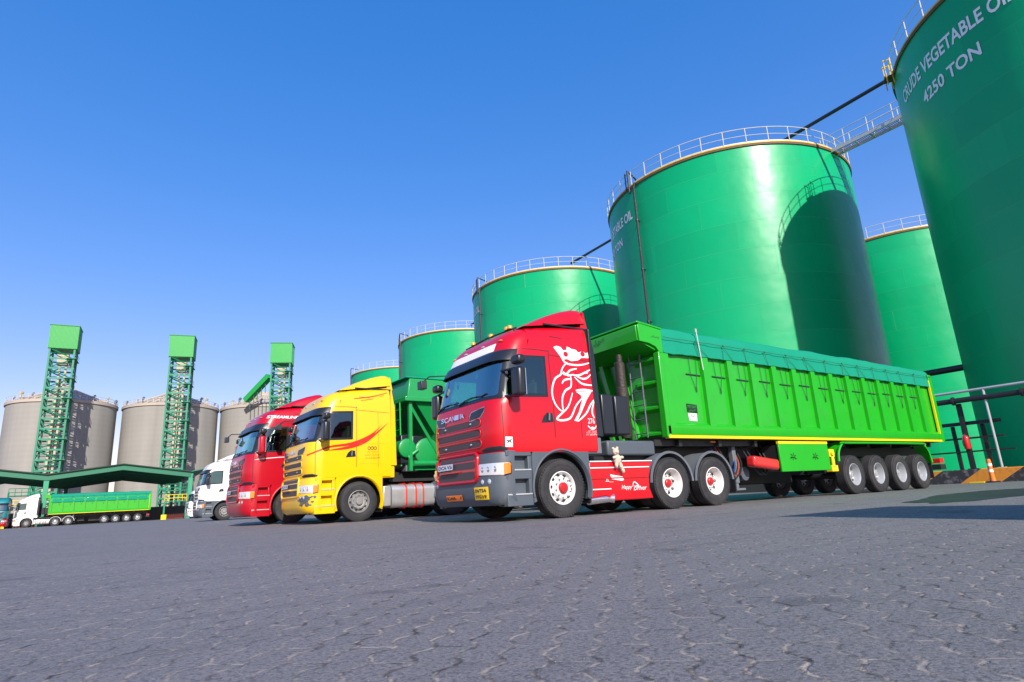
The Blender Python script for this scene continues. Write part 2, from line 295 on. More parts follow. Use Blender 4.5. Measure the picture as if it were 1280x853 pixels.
    def conf(s,polys,mp,du=.15,dv=.15):
        """polygons in (u,v) cut into a grid and laid on a surface by mp"""
        b=bmesh.new()
        for pl in polys:
            vs=[b.verts.new((p[0],p[1],0)) for p in pl]
            try: b.faces.new(vs)
            except ValueError: pass
        bmesh.ops.triangulate(b,faces=b.faces[:],ngon_method='EAR_CLIP')
        us=[v.co.x for v in b.verts]; vv=[v.co.y for v in b.verts]
        for lo,hi,d,no in ((min(us),max(us),du,(1,0,0)),(min(vv),max(vv),dv,(0,1,0))):
            k=math.floor(lo/d)+1
            while k*d<hi-1e-6:
                co=(k*d,0,0) if no[0] else (0,k*d,0)
                bmesh.ops.bisect_plane(b,geom=b.verts[:]+b.edges[:]+b.faces[:],plane_co=co,plane_no=no,dist=1e-5); k+=1
        mpv={v:s.bm.verts.new(mp(v.co.x,v.co.y)) for v in b.verts}
        for fc in b.faces:
            try: s.bm.faces.new([mpv[v] for v in fc.verts])
            except ValueError: pass
        b.free(); return s
    def stroke(s,pts,w,mp,taper=True,du=.12):
        P=smooth(pts); N=len(P); L=[];Rr=[]
        for i,p in enumerate(P):
            a=P[max(0,i-1)]; b=P[min(N-1,i+1)]; t=Vector((b[0]-a[0],b[1]-a[1])); t.normalize(); nn=Vector((-t.y,t.x))
            k=w/2*((.55+.45*math.sin(PI*i/(N-1))) if taper else 1)
            L.append((p[0]+nn.x*k,p[1]+nn.y*k)); Rr.append((p[0]-nn.x*k,p[1]-nn.y*k))
        vl=[s.bm.verts.new(mp(*p)) for p in L]; vr=[s.bm.verts.new(mp(*p)) for p in Rr]
        for i in range(N-1): s.bm.faces.new((vl[i],vr[i],vr[i+1],vl[i+1]))
        return s
    def text(s,txt,mp,x0,z0,width=None,height=.1,bold=.0,shear=0,align='LEFT'):
        c=bpy.data.curves.new('t','FONT'); c.body=txt; c.size=1; c.offset=bold; c.shear=shear; c.resolution_u=3; c.fill_mode='FRONT'
        o=bpy.data.objects.new('t',c); COL.objects.link(o); dg=bpy.context.evaluated_depsgraph_get(); dg.update()
        me=bpy.data.meshes.new_from_object(o.evaluated_get(dg)); bpy.data.objects.remove(o); bpy.data.curves.remove(c)
        if not me.vertices: return s
        xs=[v.co.x for v in me.vertices]; ys=[v.co.y for v in me.vertices]; sy=height/(max(ys)-min(ys)); sx=(width/(max(xs)-min(xs))) if width else sy
        vs=[s.bm.verts.new(mp(x0+(v.co.x-min(xs))*sx,z0+(v.co.y-min(ys))*sy)) for v in me.vertices]
        for p in me.polygons:
            try: s.bm.faces.new([vs[i] for i in p.vertices])
            except ValueError: pass
        bpy.data.meshes.remove(me); return s
    def build(s,name,mt,parent=None,bevel=0,seg=2,ang=35,flat=False,normals=True,label=None,mats=None):
        bm=s.bm
        if normals: bmesh.ops.recalc_face_normals(bm,faces=bm.faces[:])
        me=bpy.data.meshes.new(name); bm.to_mesh(me); bm.free(); me.materials.append(mt)
        if not flat:
            me.polygons.foreach_set('use_smooth',[True]*len(me.polygons)); me.set_sharp_from_angle(angle=R(ang))
        o=bpy.data.objects.new(name,me); COL.objects.link(o)
        if parent: o.parent=parent
        if bevel:
            md=o.modifiers.new('bevel','BEVEL'); md.width=bevel; md.segments=seg; md.limit_method='ANGLE'; md.angle_limit=R(40); md.harden_normals=False
        if label: o['label']=label
        return o
def smooth(pts,k=5):
    if len(pts)<3: 
        a,b=pts[0],pts[-1]; return [tuple(a[j]+(b[j]-a[j])*i/k for j in range(len(a))) for i in range(k+1)]
    P=[pts[0]]+list(pts)+[pts[-1]]; out=[]
    for i in range(1,len(P)-2):
        for t in range(k):
            t/=k; out.append(tuple(.5*((2*P[i][j])+(-P[i-1][j]+P[i+1][j])*t+(2*P[i-1][j]-5*P[i][j]+4*P[i+1][j]-P[i+2][j])*t*t+(-P[i-1][j]+3*P[i][j]-3*P[i+1][j]+P[i+2][j])*t**3) for j in range(len(pts[0]))))
    out.append(tuple(pts[-1])); return out
def rrect(x0,x1,z0,z1,r,k=4,sk=0):
    o=[]
    for cx,cz,a in ((x1-r,z1-r,0),(x0+r,z1-r,90),(x0+r,z0+r,180),(x1-r,z0+r,270)):
        for i in range(k+1): o.append((cx+r*math.cos(R(a+90*i/k))+sk*(cz-z0),cz+r*math.sin(R(a+90*i/k))))
    return o
def copy_tree(o,parent=None):
    c=o.copy(); COL.objects.link(c); c.parent=parent
    for ch in o.children: copy_tree(ch,c)
    return c
# ---------------------------------------------------------------- ground
gm=MB(); gm.grid([[(x,y,0) for x in (-700,-60,0,60,700)] for y in (-500,-60,0,60,900)])
tag(gm.build('ground',PAVE,flat=True),kind='structure')
# kerb wall round the tank yard
k=MB(); k.prism([(28.6,0),(28.66,.5),(28.72,.53),(29.1,.53),(29.1,0)],-40,14.2)
tag(k.build('kerb_wall',STRIPE,flat=True),'low kerb wall in black and orange diagonal stripes round the tank yard','kerb')
k=MB(); k.prism([(28.7,0),(28.7,1.35),(29.0,1.35),(29.0,0)],14.25,125); tag(k.build('shade_wall',mat('under_trailer_shade',(.035,.04,.035),.9,var=.3),flat=True),'added low dark wall at the foot of the tanks, for the shade under the green trailer','wall')  # added dark wall standing in for the shade under the trailer
# dark sheet laid on the paving as a painted shadow strip
pd=mat('painted_shadow',(.036,.040,.042),.55,var=.4,vscale=1,spec=.12)
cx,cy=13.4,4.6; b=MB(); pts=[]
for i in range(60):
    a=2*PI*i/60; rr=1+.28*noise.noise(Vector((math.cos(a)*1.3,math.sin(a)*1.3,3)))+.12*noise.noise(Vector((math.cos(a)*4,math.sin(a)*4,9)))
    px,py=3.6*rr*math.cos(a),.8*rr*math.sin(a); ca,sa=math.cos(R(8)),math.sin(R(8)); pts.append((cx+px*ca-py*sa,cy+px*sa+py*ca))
vs=[b.bm.verts.new((x,y,.004)) for x,y in pts]; b.bm.faces.new(vs); tag(b.build('shadow_strip',pd,flat=True),kind='structure')
# grit lying on the paving near the camera
b=MB()
for i in range(700):
    d=1.0+9*rnd.random()**1.6; a=YAW+R(rnd.uniform(-44,44)); s_=rnd.uniform(.0008,.0026)*(1+d*.12)
    g=bmesh.ops.create_icosphere(b.bm,subdivisions=1,radius=s_)['verts']
    bmesh.ops.transform(b.bm,matrix=Matrix.Translation((d*math.cos(a),d*math.sin(a),s_*.4))@Matrix.Rotation(rnd.random()*6,4,'Z')@Matrix.Diagonal((1.2,.8,.55,1)),verts=g)
tag(b.build('gravel_grit',mat('grit',(.22,.20,.18),.9,var=.5,vscale=4),flat=True),'loose pale grit scattered over the paving','grit',kind='stuff')

# ---------------------------------------------------------------- storage tanks
TR,TH=9.0,22.0
def tank(c,label,pipe=True,letters=True,ladder=False,H=TH):
    cx,cy=c; t=empty('storage_tank',(cx,cy,0),0,label,'tank','green vegetable oil storage tanks')
    n=128; b=MB(); b.grid([[(TR*math.cos(2*PI*i/n),TR*math.sin(2*PI*i/n),z) for i in range(n)] for z in [H*k/8 for k in range(9)]],close=True); b.build('shell',TANK,t)
    b=MB(); b.lathe([(TR-.02,H),(TR*.5,H+.55),(.01,H+.9)],axis='z',n=64); b.build('roof',TANK,t)
    b=MB(); b.lathe([(TR,H-.02),(TR+.10,H-.02),(TR+.10,H+.06),(TR-.1,H+.06)],axis='z',n=n); b.build('rim',YRIM,t)
    b=MB(); b.lathe([(TR,H-.16),(TR+.08,H-.16),(TR+.08,H-.021),(TR,H-.021)],axis='z',n=n); b.build('rim_band',BROWN,t)
    for z in (H+.10+.5,H+1.12):
        b=MB(); b.tube([((TR+.05)*math.cos(2*PI*i/96),(TR+.05)*math.sin(2*PI*i/96),z) for i in range(96)],.027 if z>H+1 else .02,6,True); b.build('rail',RAILW,t)
    b=MB(); b.lathe([(TR+.03,H+.06),(TR+.03,H+.16),(TR+.045,H+.16),(TR+.045,H+.06)],axis='z',n=96); b.build('toe_board',RAILW,t)
    pm=None
    for i in range(40):
        a=2*PI*i/40+.03
        if pm is None:
            b=MB(); b.cyl((0,0,0),(0,0,1.1),.028,n=6); pm=b.build('railing_post',RAILW,t)
            o=pm
        else:
            o=pm.copy(); COL.objects.link(o); o.parent=t
        o.location=((TR+.06)*math.cos(a),(TR+.06)*math.sin(a),H+.04)
    def cm(off):
        return lambda u,v:((TR+off)*math.cos(u),(TR+off)*math.sin(u),v)
    if letters:
        b=MB(); b.text('CRUDE VEGETABLE OIL',cm(.022),R(123.5),19.55,width=R(47),height=.74,bold=.022); b.build('lettering',LETW,t,normals=False,flat=True)
        b=MB(); b.text('4250 TON',cm(.022),R(136.5),18.15,width=R(23),height=.66,bold=.022); b.build('lettering',LETW,t,normals=False,flat=True)
    if pipe:
        a=R(175.2); rp=TR+.28; P=[(rp*math.cos(a),rp*math.sin(a),z) for z in (.4,8,16,21.6)]
        P+=[((TR+.15)*math.cos(a),(TR+.15)*math.sin(a),21.95),((TR-.15)*math.cos(a),(TR-.15)*math.sin(a),22.02)]
        b=MB(); b.tube(P,.085,10)
        for z in (3,7,11.5,15.3,19): b.cyl(((TR)*math.cos(a),(TR)*math.sin(a),z),((TR+.33)*math.cos(a),(TR+.33)*math.sin(a),z),.045,n=6); b.cyl((rp*math.cos(a),rp*math.sin(a),z-.06),(rp*math.cos(a),rp*math.sin(a),z+.06),.12,n=10)
        b.build('riser_pipe',BLK,t)
        a2=R(171); b=MB(); q=(TR+.12)
        b.tube([(q*math.cos(a2),q*math.sin(a2),21.5),(q*math.cos(a2),q*math.sin(a2),23.3),((TR-1.2)*math.cos(a2-.1),(TR-1.2)*math.sin(a2-.1),23.3),((TR-1.2)*math.cos(a2-.1),(TR-1.2)*math.sin(a2-.1),22.1)],.07,8)
        b.tube([(q*math.cos(a2-.035),q*math.sin(a2-.035),21.9),(q*math.cos(a2-.035),q*math.sin(a2-.035),23.25)],.05,8); b.build('vent_pipe',BLK,t)
    if ladder:
        a=R(117.5); b=MB()
        for d in (-.035,.035):
            for rr in (TR+.1,TR+.4): b.tube([(rr*math.cos(a+d),rr*math.sin(a+d),21.4),(rr*math.cos(a+d),rr*math.sin(a+d),22.95)],.03,6)
            b.tube([((TR+.1)*math.cos(a+d),(TR+.1)*math.sin(a+d),22.9),((TR+.4)*math.cos(a+d),(TR+.4)*math.sin(a+d),22.9)],.03,6)
        b.build('ladder_cage',YRIM,t)
        b=MB(); b.box(((TR+.25)*math.cos(a),(TR+.25)*math.sin(a),21.9),(.5,.7,.06),Matrix.Rotation(a,3,'Z')); b.build('landing',BROWN,t)
    return t
tR=tank((38.96,3.44),'nearest green oil tank at the right edge with large white lettering',pipe=False,ladder=True)
tank((39.57,26.45),'largest looking green oil tank in the middle, with another tank\'s shadow down its side')
tank((41.0,50.4),'green oil tank behind the red tractor cab, partly hidden by the big middle tank')
tank((42.5,73.9),'green oil tank just right of the yellow truck\'s roof fairing')
tank((44.0,97.6),'smallest looking green oil tank, only its top showing above the yellow cab')
tank((66.7,25.8),'green oil tank of the back row, seen between the two nearest tanks',letters=False,pipe=False)
# walkway and overhead pipe between tanks
def walkway(y0,y1,x,label):
    w_=empty('catwalk',(x,(y0+y1)/2,TH),0,label,'catwalk','steel catwalks between the tank roofs'); L=(y1-y0)/2
    b=MB()
    for sx in (-.42,.42): b.bx(sx-.04,sx+.04,-L,L,-.22,0)
    n=int(L*2/.9)
    for i in range(n+1): y=-L+2*L*i/n; b.bx(-.42,.42,y-.03,y+.03,-.18,-.08)
    b.build('frame',STEELG,w_)
    b=MB(); [b.bx(-.38,.38,-L+.11*i,-L+.11*i+.035,-.03,.0) for i in range(int(2*L/.11))]; b.build('grating',BROWN,w_)
    for sx in (-.42,.42):
        b=MB()
        for z in (.55,1.05): b.tube([(sx,-L,z),(sx,L,z)],.024,6)
        m_=int(L*2/1.3)
        for i in range(m_+1): y=-L+2*L*i/m_; b.cyl((sx,y,0),(sx,y,1.05),.026,n=6)
        b.build('railing',RAILW,w_)
walkway(11.9,18.0,39.6,'catwalk with white railings joining the nearest tank to the middle tank')
def overpipe(x0,y0,x1,y1,label):
    b=MB(); b.tube([(x0,y0,23.3),(x1,y1,23.3)],.12,10)
    for t_ in (.02,.98):
        x=x0+(x1-x0)*t_; y=y0+(y1-y0)*t_; b.cyl((x,y,22.05),(x,y,23.3),.05,n=8)
    tag(b.build('overhead_pipe',BLK),label,'pipe','black pipes spanning from tank roof to tank roof')
overpipe(36.7,8.0,37.4,20.3,'black pipe crossing the sky from the nearest tank to the middle tank')
overpipe(37.9,33.0,38.5,44.0,'black pipe crossing from the middle tank to the one behind the red cab')
overpipe(40.0,57.2,40.4,67.6,'short black pipe reaching the tank beside the yellow roof fairing')
# floodlights on the nearest tank
fl=empty('floodlight',(38.96+9.05*math.cos(R(176.5)),3.44+9.05*math.sin(R(176.5)),8.3),0,'small black floodlight on the wall of the nearest tank at the right edge','floodlight')
b=MB(); b.tube([(.1,0,0),(-.35,0,.1),(-.5,.05,.05)],.04,8); b.build('arm',BLK,fl)
b=MB(); b.box((-.6,.05,0),(.18,.5,.38),Matrix.Rotation(R(20),3,'Y')); b.build('lamp_housing',BLK,fl,bevel=.03)
# pipe rack and railing by the kerb
pr=empty('pipe_rack',(28.35,9.1,0),0,'grey and black pipes on posts running above the striped kerb','pipe rack')
def part(name,mt,par,fn,**k):
    b=MB(); fn(b); return b.build(name,mt,par,**k)
part('handrail',STEELG,pr,lambda b:b.tube([(.55,-14,3.6),(.55,3.2,3.6)],.055,8))
part('upright',STEELG,pr,lambda b:(b.cyl((.55,0,.53),(.55,0,3.58),.045,n=8),b.bx(.43,.67,-.12,.12,.53,.55)))
part('product_pipe',BLK,pr,lambda b:(b.tube([(.55,-14,3.26),(.55,3.6,3.26),(.55,3.9,3.1),(.55,3.95,.6)],.11,10),[b.cyl((.55,y-.04,3.26),(.55,y+.04,3.26),.17,n=12) for y in (-6,-1.2,1.1)]))
part('column',BLK,pr,lambda b:(b.bx(.72,.88,.95,1.11,.0,3.15),b.bx(.6,1.0,.9,1.16,.53,.56)))
part('cross_beam',BLK,pr,lambda b:(b.bx(.9,1.0,-.2,3.4,2.28,2.42),b.bx(.9,1.0,-.2,3.4,1.72,1.79),b.bx(1.1,1.18,-.4,3.2,1.2,1.26)))
part('column',BLK,pr,lambda b:b.bx(1.12,1.24,1.5,1.62,0,2.28)); part('column',BLK,pr,lambda b:b.bx(1.12,1.24,.45,.57,0,2.28))
cp=empty('connecting_pipe',(37.5,15,5.8),0,'thick black pipe joining the nearest and middle tanks low down','pipe')
part('pipe',BLK,cp,lambda b:b.tube([(0,-2.8,0),(0,2.9,0)],.17,12)); part('valve',BLK,cp,lambda b:b.cyl((0,-.1,0),(0,.1,0),.27))
# fire extinguisher hanging on the column
fe=empty('fire_extinguisher',(28.98,10.1,1.3),0,'red fire extinguisher hanging on the black pipe column by the kerb','extinguisher')
part('cylinder',REDL,fe,lambda b:b.lathe([(.001,.02),(.10,.02),(.115,.06),(.115,.46),(.09,.53),(.04,.57),(.001,.575)],axis='z',n=20))
part('handle',BLK,fe,lambda b:(b.cyl((0,0,.57),(0,0,.64),.03),b.bx(-.1,.02,-.02,.02,.64,.66))); part('hose',BLK,fe,lambda b:b.tube([(0,0,.6),(-.12,.05,.55),(-.15,.08,.3),(-.13,.08,.15)],.016,6))
# delineator cone
cn=empty('delineator_post',(27.9,9.17,0),R(0),'orange delineator post with white bands before the striped kerb','delineator')
part('post',ORG,cn,lambda b:b.lathe([(.10,.05),(.085,.2),(.075,.8),(.06,.86),(.001,.865)],axis='z',n=20))
for z0,z1 in ((.38,.48),(.60,.70)): part('reflective_band',DECW,cn,lambda b:b.lathe([(.0845,z0),(.081,z1)],axis='z',n=20))
part('base',BLKP,cn,lambda b:b.lathe([(.001,.055),(.20,.055),(.24,.01),(.24,0)],axis='z',n=24))
part('foot_pad',YSTR,cn,lambda b:b.bx(-.1,.3,.25,.75,.0,.05),bevel=.01)
# unseen booth-shaped body added to cast the shadow band on the paving
gb=empty('shadow_caster',(6.65,-1.1,0),R(-8),'unseen booth-shaped shadow caster added to the right of the camera','shadow caster')
part('cabin',WHT,gb,lambda b:b.bx(-1.05,1.05,-1.0,1.0,.1,2.7),bevel=.02); part('roof',GREYP,gb,lambda b:b.bx(-1.1,1.15,-1.1,1.1,2.7,2.8),bevel=.02)
part('window',GLS,gb,lambda b:b.bx(-.8,.8,1.002,1.02,1.1,2.2)); part('door',GREYL,gb,lambda b:b.bx(-1.075,-1.052,-.5,.4,.12,2.15)); part('plinth',CONCR,gb,lambda b:b.bx(-1.2,1.2,-1.1,1.1,0,.1))

# ---------------------------------------------------------------- wheels
def tyre_mesh(w=.30,R0=.52,key=[0]):
    prof=[(.29,-w*.36),(.31,-w*.46),(.36,-w*.5),(.44,-w*.5),(.485,-w*.47),(.505,-w*.42),(R0,-w*.36)]
    g=.012
    for c in (-.2,-.07,.07,.2): prof+=[(R0,(c-.022)*w),(R0-g,(c-.018)*w),(R0-g,(c+.018)*w),(R0,(c+.022)*w)]
    prof+=[(R0,w*.36),(.505,w*.42),(.485,w*.47),(.44,w*.5),(.36,w*.5),(.31,w*.46),(.29,w*.36)]
    b=MB(); b.lathe(prof,n=56)
    for i in range(56):      # shoulder lugs
        a=2*PI*(i+.5)/56
        for s_ in (-1,1): b.box((.499*math.cos(a),s_*w*.445,.499*math.sin(a)),(.022,.022,.030),Matrix.Rotation(-a,3,'Y'))
    # sidewall ring detail
    b.lathe([(.405,-w*.5-.001),(.408,-w*.5-.006),(.418,-w*.5-.006),(.421,-w*.5-.001)],n=56)
    return b
def rim_deep(w=.30,mt=RIMW):
    b=MB(); o=-w*.42
    b.lathe([(.292,o+.01),(.296,o-.012),(.283,o-.016),(.272,o+.0),(.266,o+.03),(.255,o+.05),(.250,o+.14),(.235,o+.165),(.16,o+.155),(.13,o+.135),(.001,o+.135)],n=48)
    b.lathe([(.29,o+.02),(.29,w*.4)],n=40)
    return b
def rim_front(w=.30):
    b=MB(); o=-w*.42
    b.lathe([(.292,o+.01),(.296,o-.012),(.283,o-.016),(.270,o+.0),(.258,o+.06),(.235,o+.075),(.205,o+.03),(.19,o-.015),(.15,o-.02),(.13,o-.01),(.001,o-.01)],n=48)
    b.lathe([(.29,o+.02),(.29,w*.4)],n=40)
    return b
WC={}
def wheel(par,x,y,side,kind,R0=.52):
    """kind: 'front','rear','trailer' with colour suffix"""
    key=kind
    if key not in WC:
        k,c=kind.split('_'); w=.30 if k!='rear' else .27
        tm=tyre_mesh(w).build('wheel',RUB); mt={'w':RIMW,'s':RIMS,'g':RIMG}[c]
        if k=='front': rm=rim_front(w).build('rim',mt)
        else: rm=rim_deep(w).build('rim',mt)
        rm.parent=tm
        hol=MB(); o=-w*.42
        if k=='front':
            for i in range(10):
                a=2*PI*i/10; hol.cyl((.222*math.cos(a),o+.075,.222*math.sin(a)),(.222*math.cos(a),o+.030,.222*math.sin(a)),.026,n=14)
            hol2=MB()
            for i in range(10):
                a=2*PI*(i+.5)/10; hol2.cyl((.168*math.cos(a),o-.01,.168*math.sin(a)),(.168*math.cos(a),o-.05,.168*math.sin(a)),.015,n=6)
            nuts=hol2
            hub=MB(); hub.lathe([(.098,o-.008),(.096,o-.05),(.08,o-.066),(.001,o-.07)],n=24)
        else:
            for i in range(8 if c!='w' else 8):
                a=2*PI*i/8; hol.cyl((.195*math.cos(a),o+.18,.195*math.sin(a)),(.195*math.cos(a),o+.145,.195*math.sin(a)),.032,n=12)
            nuts=MB()
            for i in range(10):
                a=2*PI*(i+.5)/10; nuts.cyl((.145*math.cos(a),o+.14,.145*math.sin(a)),(.145*math.cos(a),o+.105,.145*math.sin(a)),.014,n=6)
            hub=MB(); hub.lathe([(.088,o+.136),(.085,o+.095),(.075,o+.085),(.06,o+.08),(.055,o+.065),(.001,o+.06)],n=24)
        hm=HUBR if c=='w' else mt
        hol.build('hand_holes',BLK,rm); nuts.build('wheel_nuts',RIMG,rm); hub.build('hub',hm,rm)
        WC[key]=tm; tm['proto']=1; t=tm
    else: t=copy_tree(WC[key])
    t.parent=par; t.location=(x,y,R0); t.rotation_euler=(0,rnd.random()*6,0) if side<0 else (0,rnd.random()*6,PI)
    if side>0: t.rotation_euler=(0,0,PI)
    if 'proto' in t: del t['proto']
    return t
# ---------------------------------------------------------------- curved cab shell
class Shell:
    def __init__(s,sec,L0=.5,n=2.2,m=6,shear=0,sh0=.3):
        s.sec=sec; s.L0=L0; s.n=n; s.m=m; s.sh=shear; s.sh0=sh0; s.tab=[]; p=None; acc=0
        for i in range(401):
            th=PI/2*i/400; q=s._o(th,0,1.25,L0)
            if p: acc+=math.hypot(q[0]-p[0],q[1]-p[1])
            p=q; s.tab.append((acc,th))
        s.S=acc
    def _o(s,th,xf,hw,L0): return (xf+L0-L0*max(0,math.cos(th))**(2/s.n),hw*math.sin(th)**(2/s.m))
    def at(s,z):
        S=s.sec
        if z<=S[0][0]: return S[0][1:]
        for a,b in zip(S,S[1:]):
            if z<=b[0]:
                t=(z-a[0])/(b[0]-a[0]); return tuple(a[i]+(b[i]-a[i])*t for i in (1,2,3))
        return S[-1][1:]
    def wz(s,z): t=min(1,max(0,(z-2.95)/.35)); return t*t*(3-2*t)
    def shz(s,x,z): return s.sh*max(0,x-s.sh0)*s.wz(z)
    def th(s,q):
        import bisect
        i=min(400,bisect.bisect(s.tab,(q,))); a=s.tab[max(0,i-1)]; b=s.tab[i]
        return a[1]+(b[1]-a[1])*((q-a[0])/(b[0]-a[0]) if b[0]>a[0] else 0)
    def q(s,q,z,off=0):           # perimeter metres from the front centre, negative = near side
        sg=-1 if q<0 else 1; a=abs(q); xf,hw,xr=s.at(z)
        if a>s.S: x=xf+s.L0+(a-s.S); y=hw; nx,ny=0,1
        else:
            th=s.th(a); x,y=s._o(th,xf,hw,s.L0); A=max(1e-6,(s.L0-(x-xf))/s.L0); B=y/hw
            nx=-s.n*A**(s.n-1)/s.L0; ny=s.m*B**(s.m-1)/hw; L=math.hypot(nx,ny) or 1; nx/=L; ny/=L
        x+=nx*off; y+=ny*off
        return Vector((x,sg*y,z+s.shz(x,z)))
    def side(s,x,z,off=0,sg=-1):
        z0=z
        for _ in range(6): z0=z-s.shz(x,z0)
        xf,hw,xr=s.at(z0); A=(s.L0-(x-xf))/s.L0
        if A<=0: return Vector((x,sg*(hw+off),z))
        A=min(A,.9995); B=(1-A**s.n)**(1/s.m); nx=-s.n*A**(s.n-1)/s.L0; ny=s.m*B**(s.m-1)/hw; L=math.hypot(nx,ny)
        return Vector((x+nx/L*off,sg*(hw*B+ny/L*off),z))
    def mesh(s,rear=None,zs=None,qn=40,cap=True,holes=False):
        b=MB(); zs=zs or [a[0] for a in s.sec]; rows=[]
        if holes: zs=sorted(set(zs+[2.145,2.19,2.89,2.935]))
        for z in zs:
            xf,hw,xr=s.at(z)
            if rear: xr=rear
            side_=[]
            for i in range(1,qn+1): side_.append(s._o(PI/2*i/qn,xf,hw,s.L0))
            for i in range(1,9): side_.append((xf+s.L0+(xr-xf-s.L0)*i/8,hw) if not (holes and i<4) else ((.92,1.08,1.235)[i-1],hw))
            pts=[(x,-y) for x,y in side_[::-1]]+[(xf,0)]+side_
            for i in range(1,6): pts.append((xr,hw-2*hw*i/6))
            rows.append([(x,y,z+s.shz(x,z)) for x,y in pts])
        V=b.grid(rows,close=True)
        if holes:
            b.bm.faces.ensure_lookup_table(); kill=[]
            for fc in b.bm.faces:
                c=fc.calc_center_median()
                if 2.145<c.z<2.935 and c.x<.62 and abs(c.y)<1.165: kill.append(fc)
                elif 2.19<c.z<2.89 and (.36+(c.z-2.19)*.13)<c.x<1.235 and abs(c.y)>1.12: kill.append(fc)
            bmesh.ops.delete(b.bm,geom=kill,context='FACES')
        if cap: b.bm.faces.new(V[-1]); b.bm.faces.new(V[0][::-1])
        return b
CAB=Shell([(1.16,.06,1.245,2.36),(1.22,.035,1.25,2.38),(1.6,.02,1.25,2.38),(2.0,.045,1.247,2.38),(2.1,.07,1.245,2.38),(2.16,.12,1.24,2.38),(2.5,.20,1.222,2.38),(2.88,.30,1.20,2.38),(2.98,.34,1.195,2.38),(3.08,.385,1.185,2.38),(3.18,.44,1.17,2.37),(3.28,.51,1.145,2.36),(3.37,.62,1.09,2.34),(3.425,.78,1.0,2.31),(3.45,1.05,.80,2.25)],shear=.14)
BUMP=Shell([(.28,.10,1.2,3),(.33,.04,1.235,3),(.45,.0,1.25,3),(.9,.0,1.25,3),(1.1,.012,1.25,3),(1.16,.03,1.25,3)],L0=.42)
def text_on(par,txt,fn,x,z,w_,h_,mt,name='lettering',bold=.0,shear=0):
    b=MB(); b.text(txt,fn,x,z,width=w_,height=h_,bold=bold,shear=shear); return b.build(name,mt,par,normals=False,flat=True)
GR=dict(crown=[(1.503,3.146),(1.588,3.181),(1.69,3.164),(1.735,3.108),(1.81,3.108),(1.863,3.215),(1.961,3.265),(1.994,3.337),(2.115,3.377),(2.23,3.347),(2.29,3.375),(2.345,3.35),(2.37,3.30),(2.37,3.0),(2.183,2.989),(2.09,2.93),(1.916,2.899),(1.814,2.934),(1.729,2.917),(1.634,3.009)],
discs=[(2.225,3.235),(2.135,3.15),(2.315,3.15),(2.225,3.07),(1.79,3.03)],
s=[[(1.541,3.117),(1.653,2.994),(1.765,2.854),(1.994,2.828),(2.2,2.853),(2.37,2.90)],[(1.808,2.867),(1.704,2.782),(1.646,2.696),(1.609,2.611),(1.467,2.521),(1.38,2.355),(1.358,2.194),(1.404,2.039),(1.502,1.932),(1.602,1.888)],[(1.845,2.611),(1.856,2.513),(1.822,2.38),(1.691,2.308),(1.597,2.174),(1.574,2.014),(1.592,1.903)],[(1.641,2.646),(1.742,2.62),(1.855,2.711),(2.029,2.757)],[(1.677,2.672),(1.782,2.607),(1.931,2.634)],[(1.621,2.433),(1.677,2.502),(1.796,2.535),(1.837,2.528)],[(1.922,2.623),(2.058,2.626),(2.2,2.68),(2.37,2.76)],[(1.972,2.62),(2.137,2.564),(2.26,2.585),(2.37,2.66)],[(1.948,2.585),(2.085,2.478),(2.2,2.45),(2.37,2.445)],[(1.942,2.321),(2.15,2.344),(2.37,2.335)],[(1.853,2.267),(1.701,1.987),(1.418,1.757),(1.721,1.771),(1.911,2.027),(2.106,2.198)],[(1.921,1.723),(2.14,1.88),(2.27,2.05),(2.37,2.15)],[(2.37,2.12),(2.31,1.98),(2.30,1.88),(2.34,1.80)]],
feather=[(1.939,2.295),(2.34,2.321),(2.18,2.138),(2.05,1.936),(1.901,1.722),(1.832,1.736),(1.961,1.9),(2.07,2.132),(2.06,2.23)])
FRING=rnd
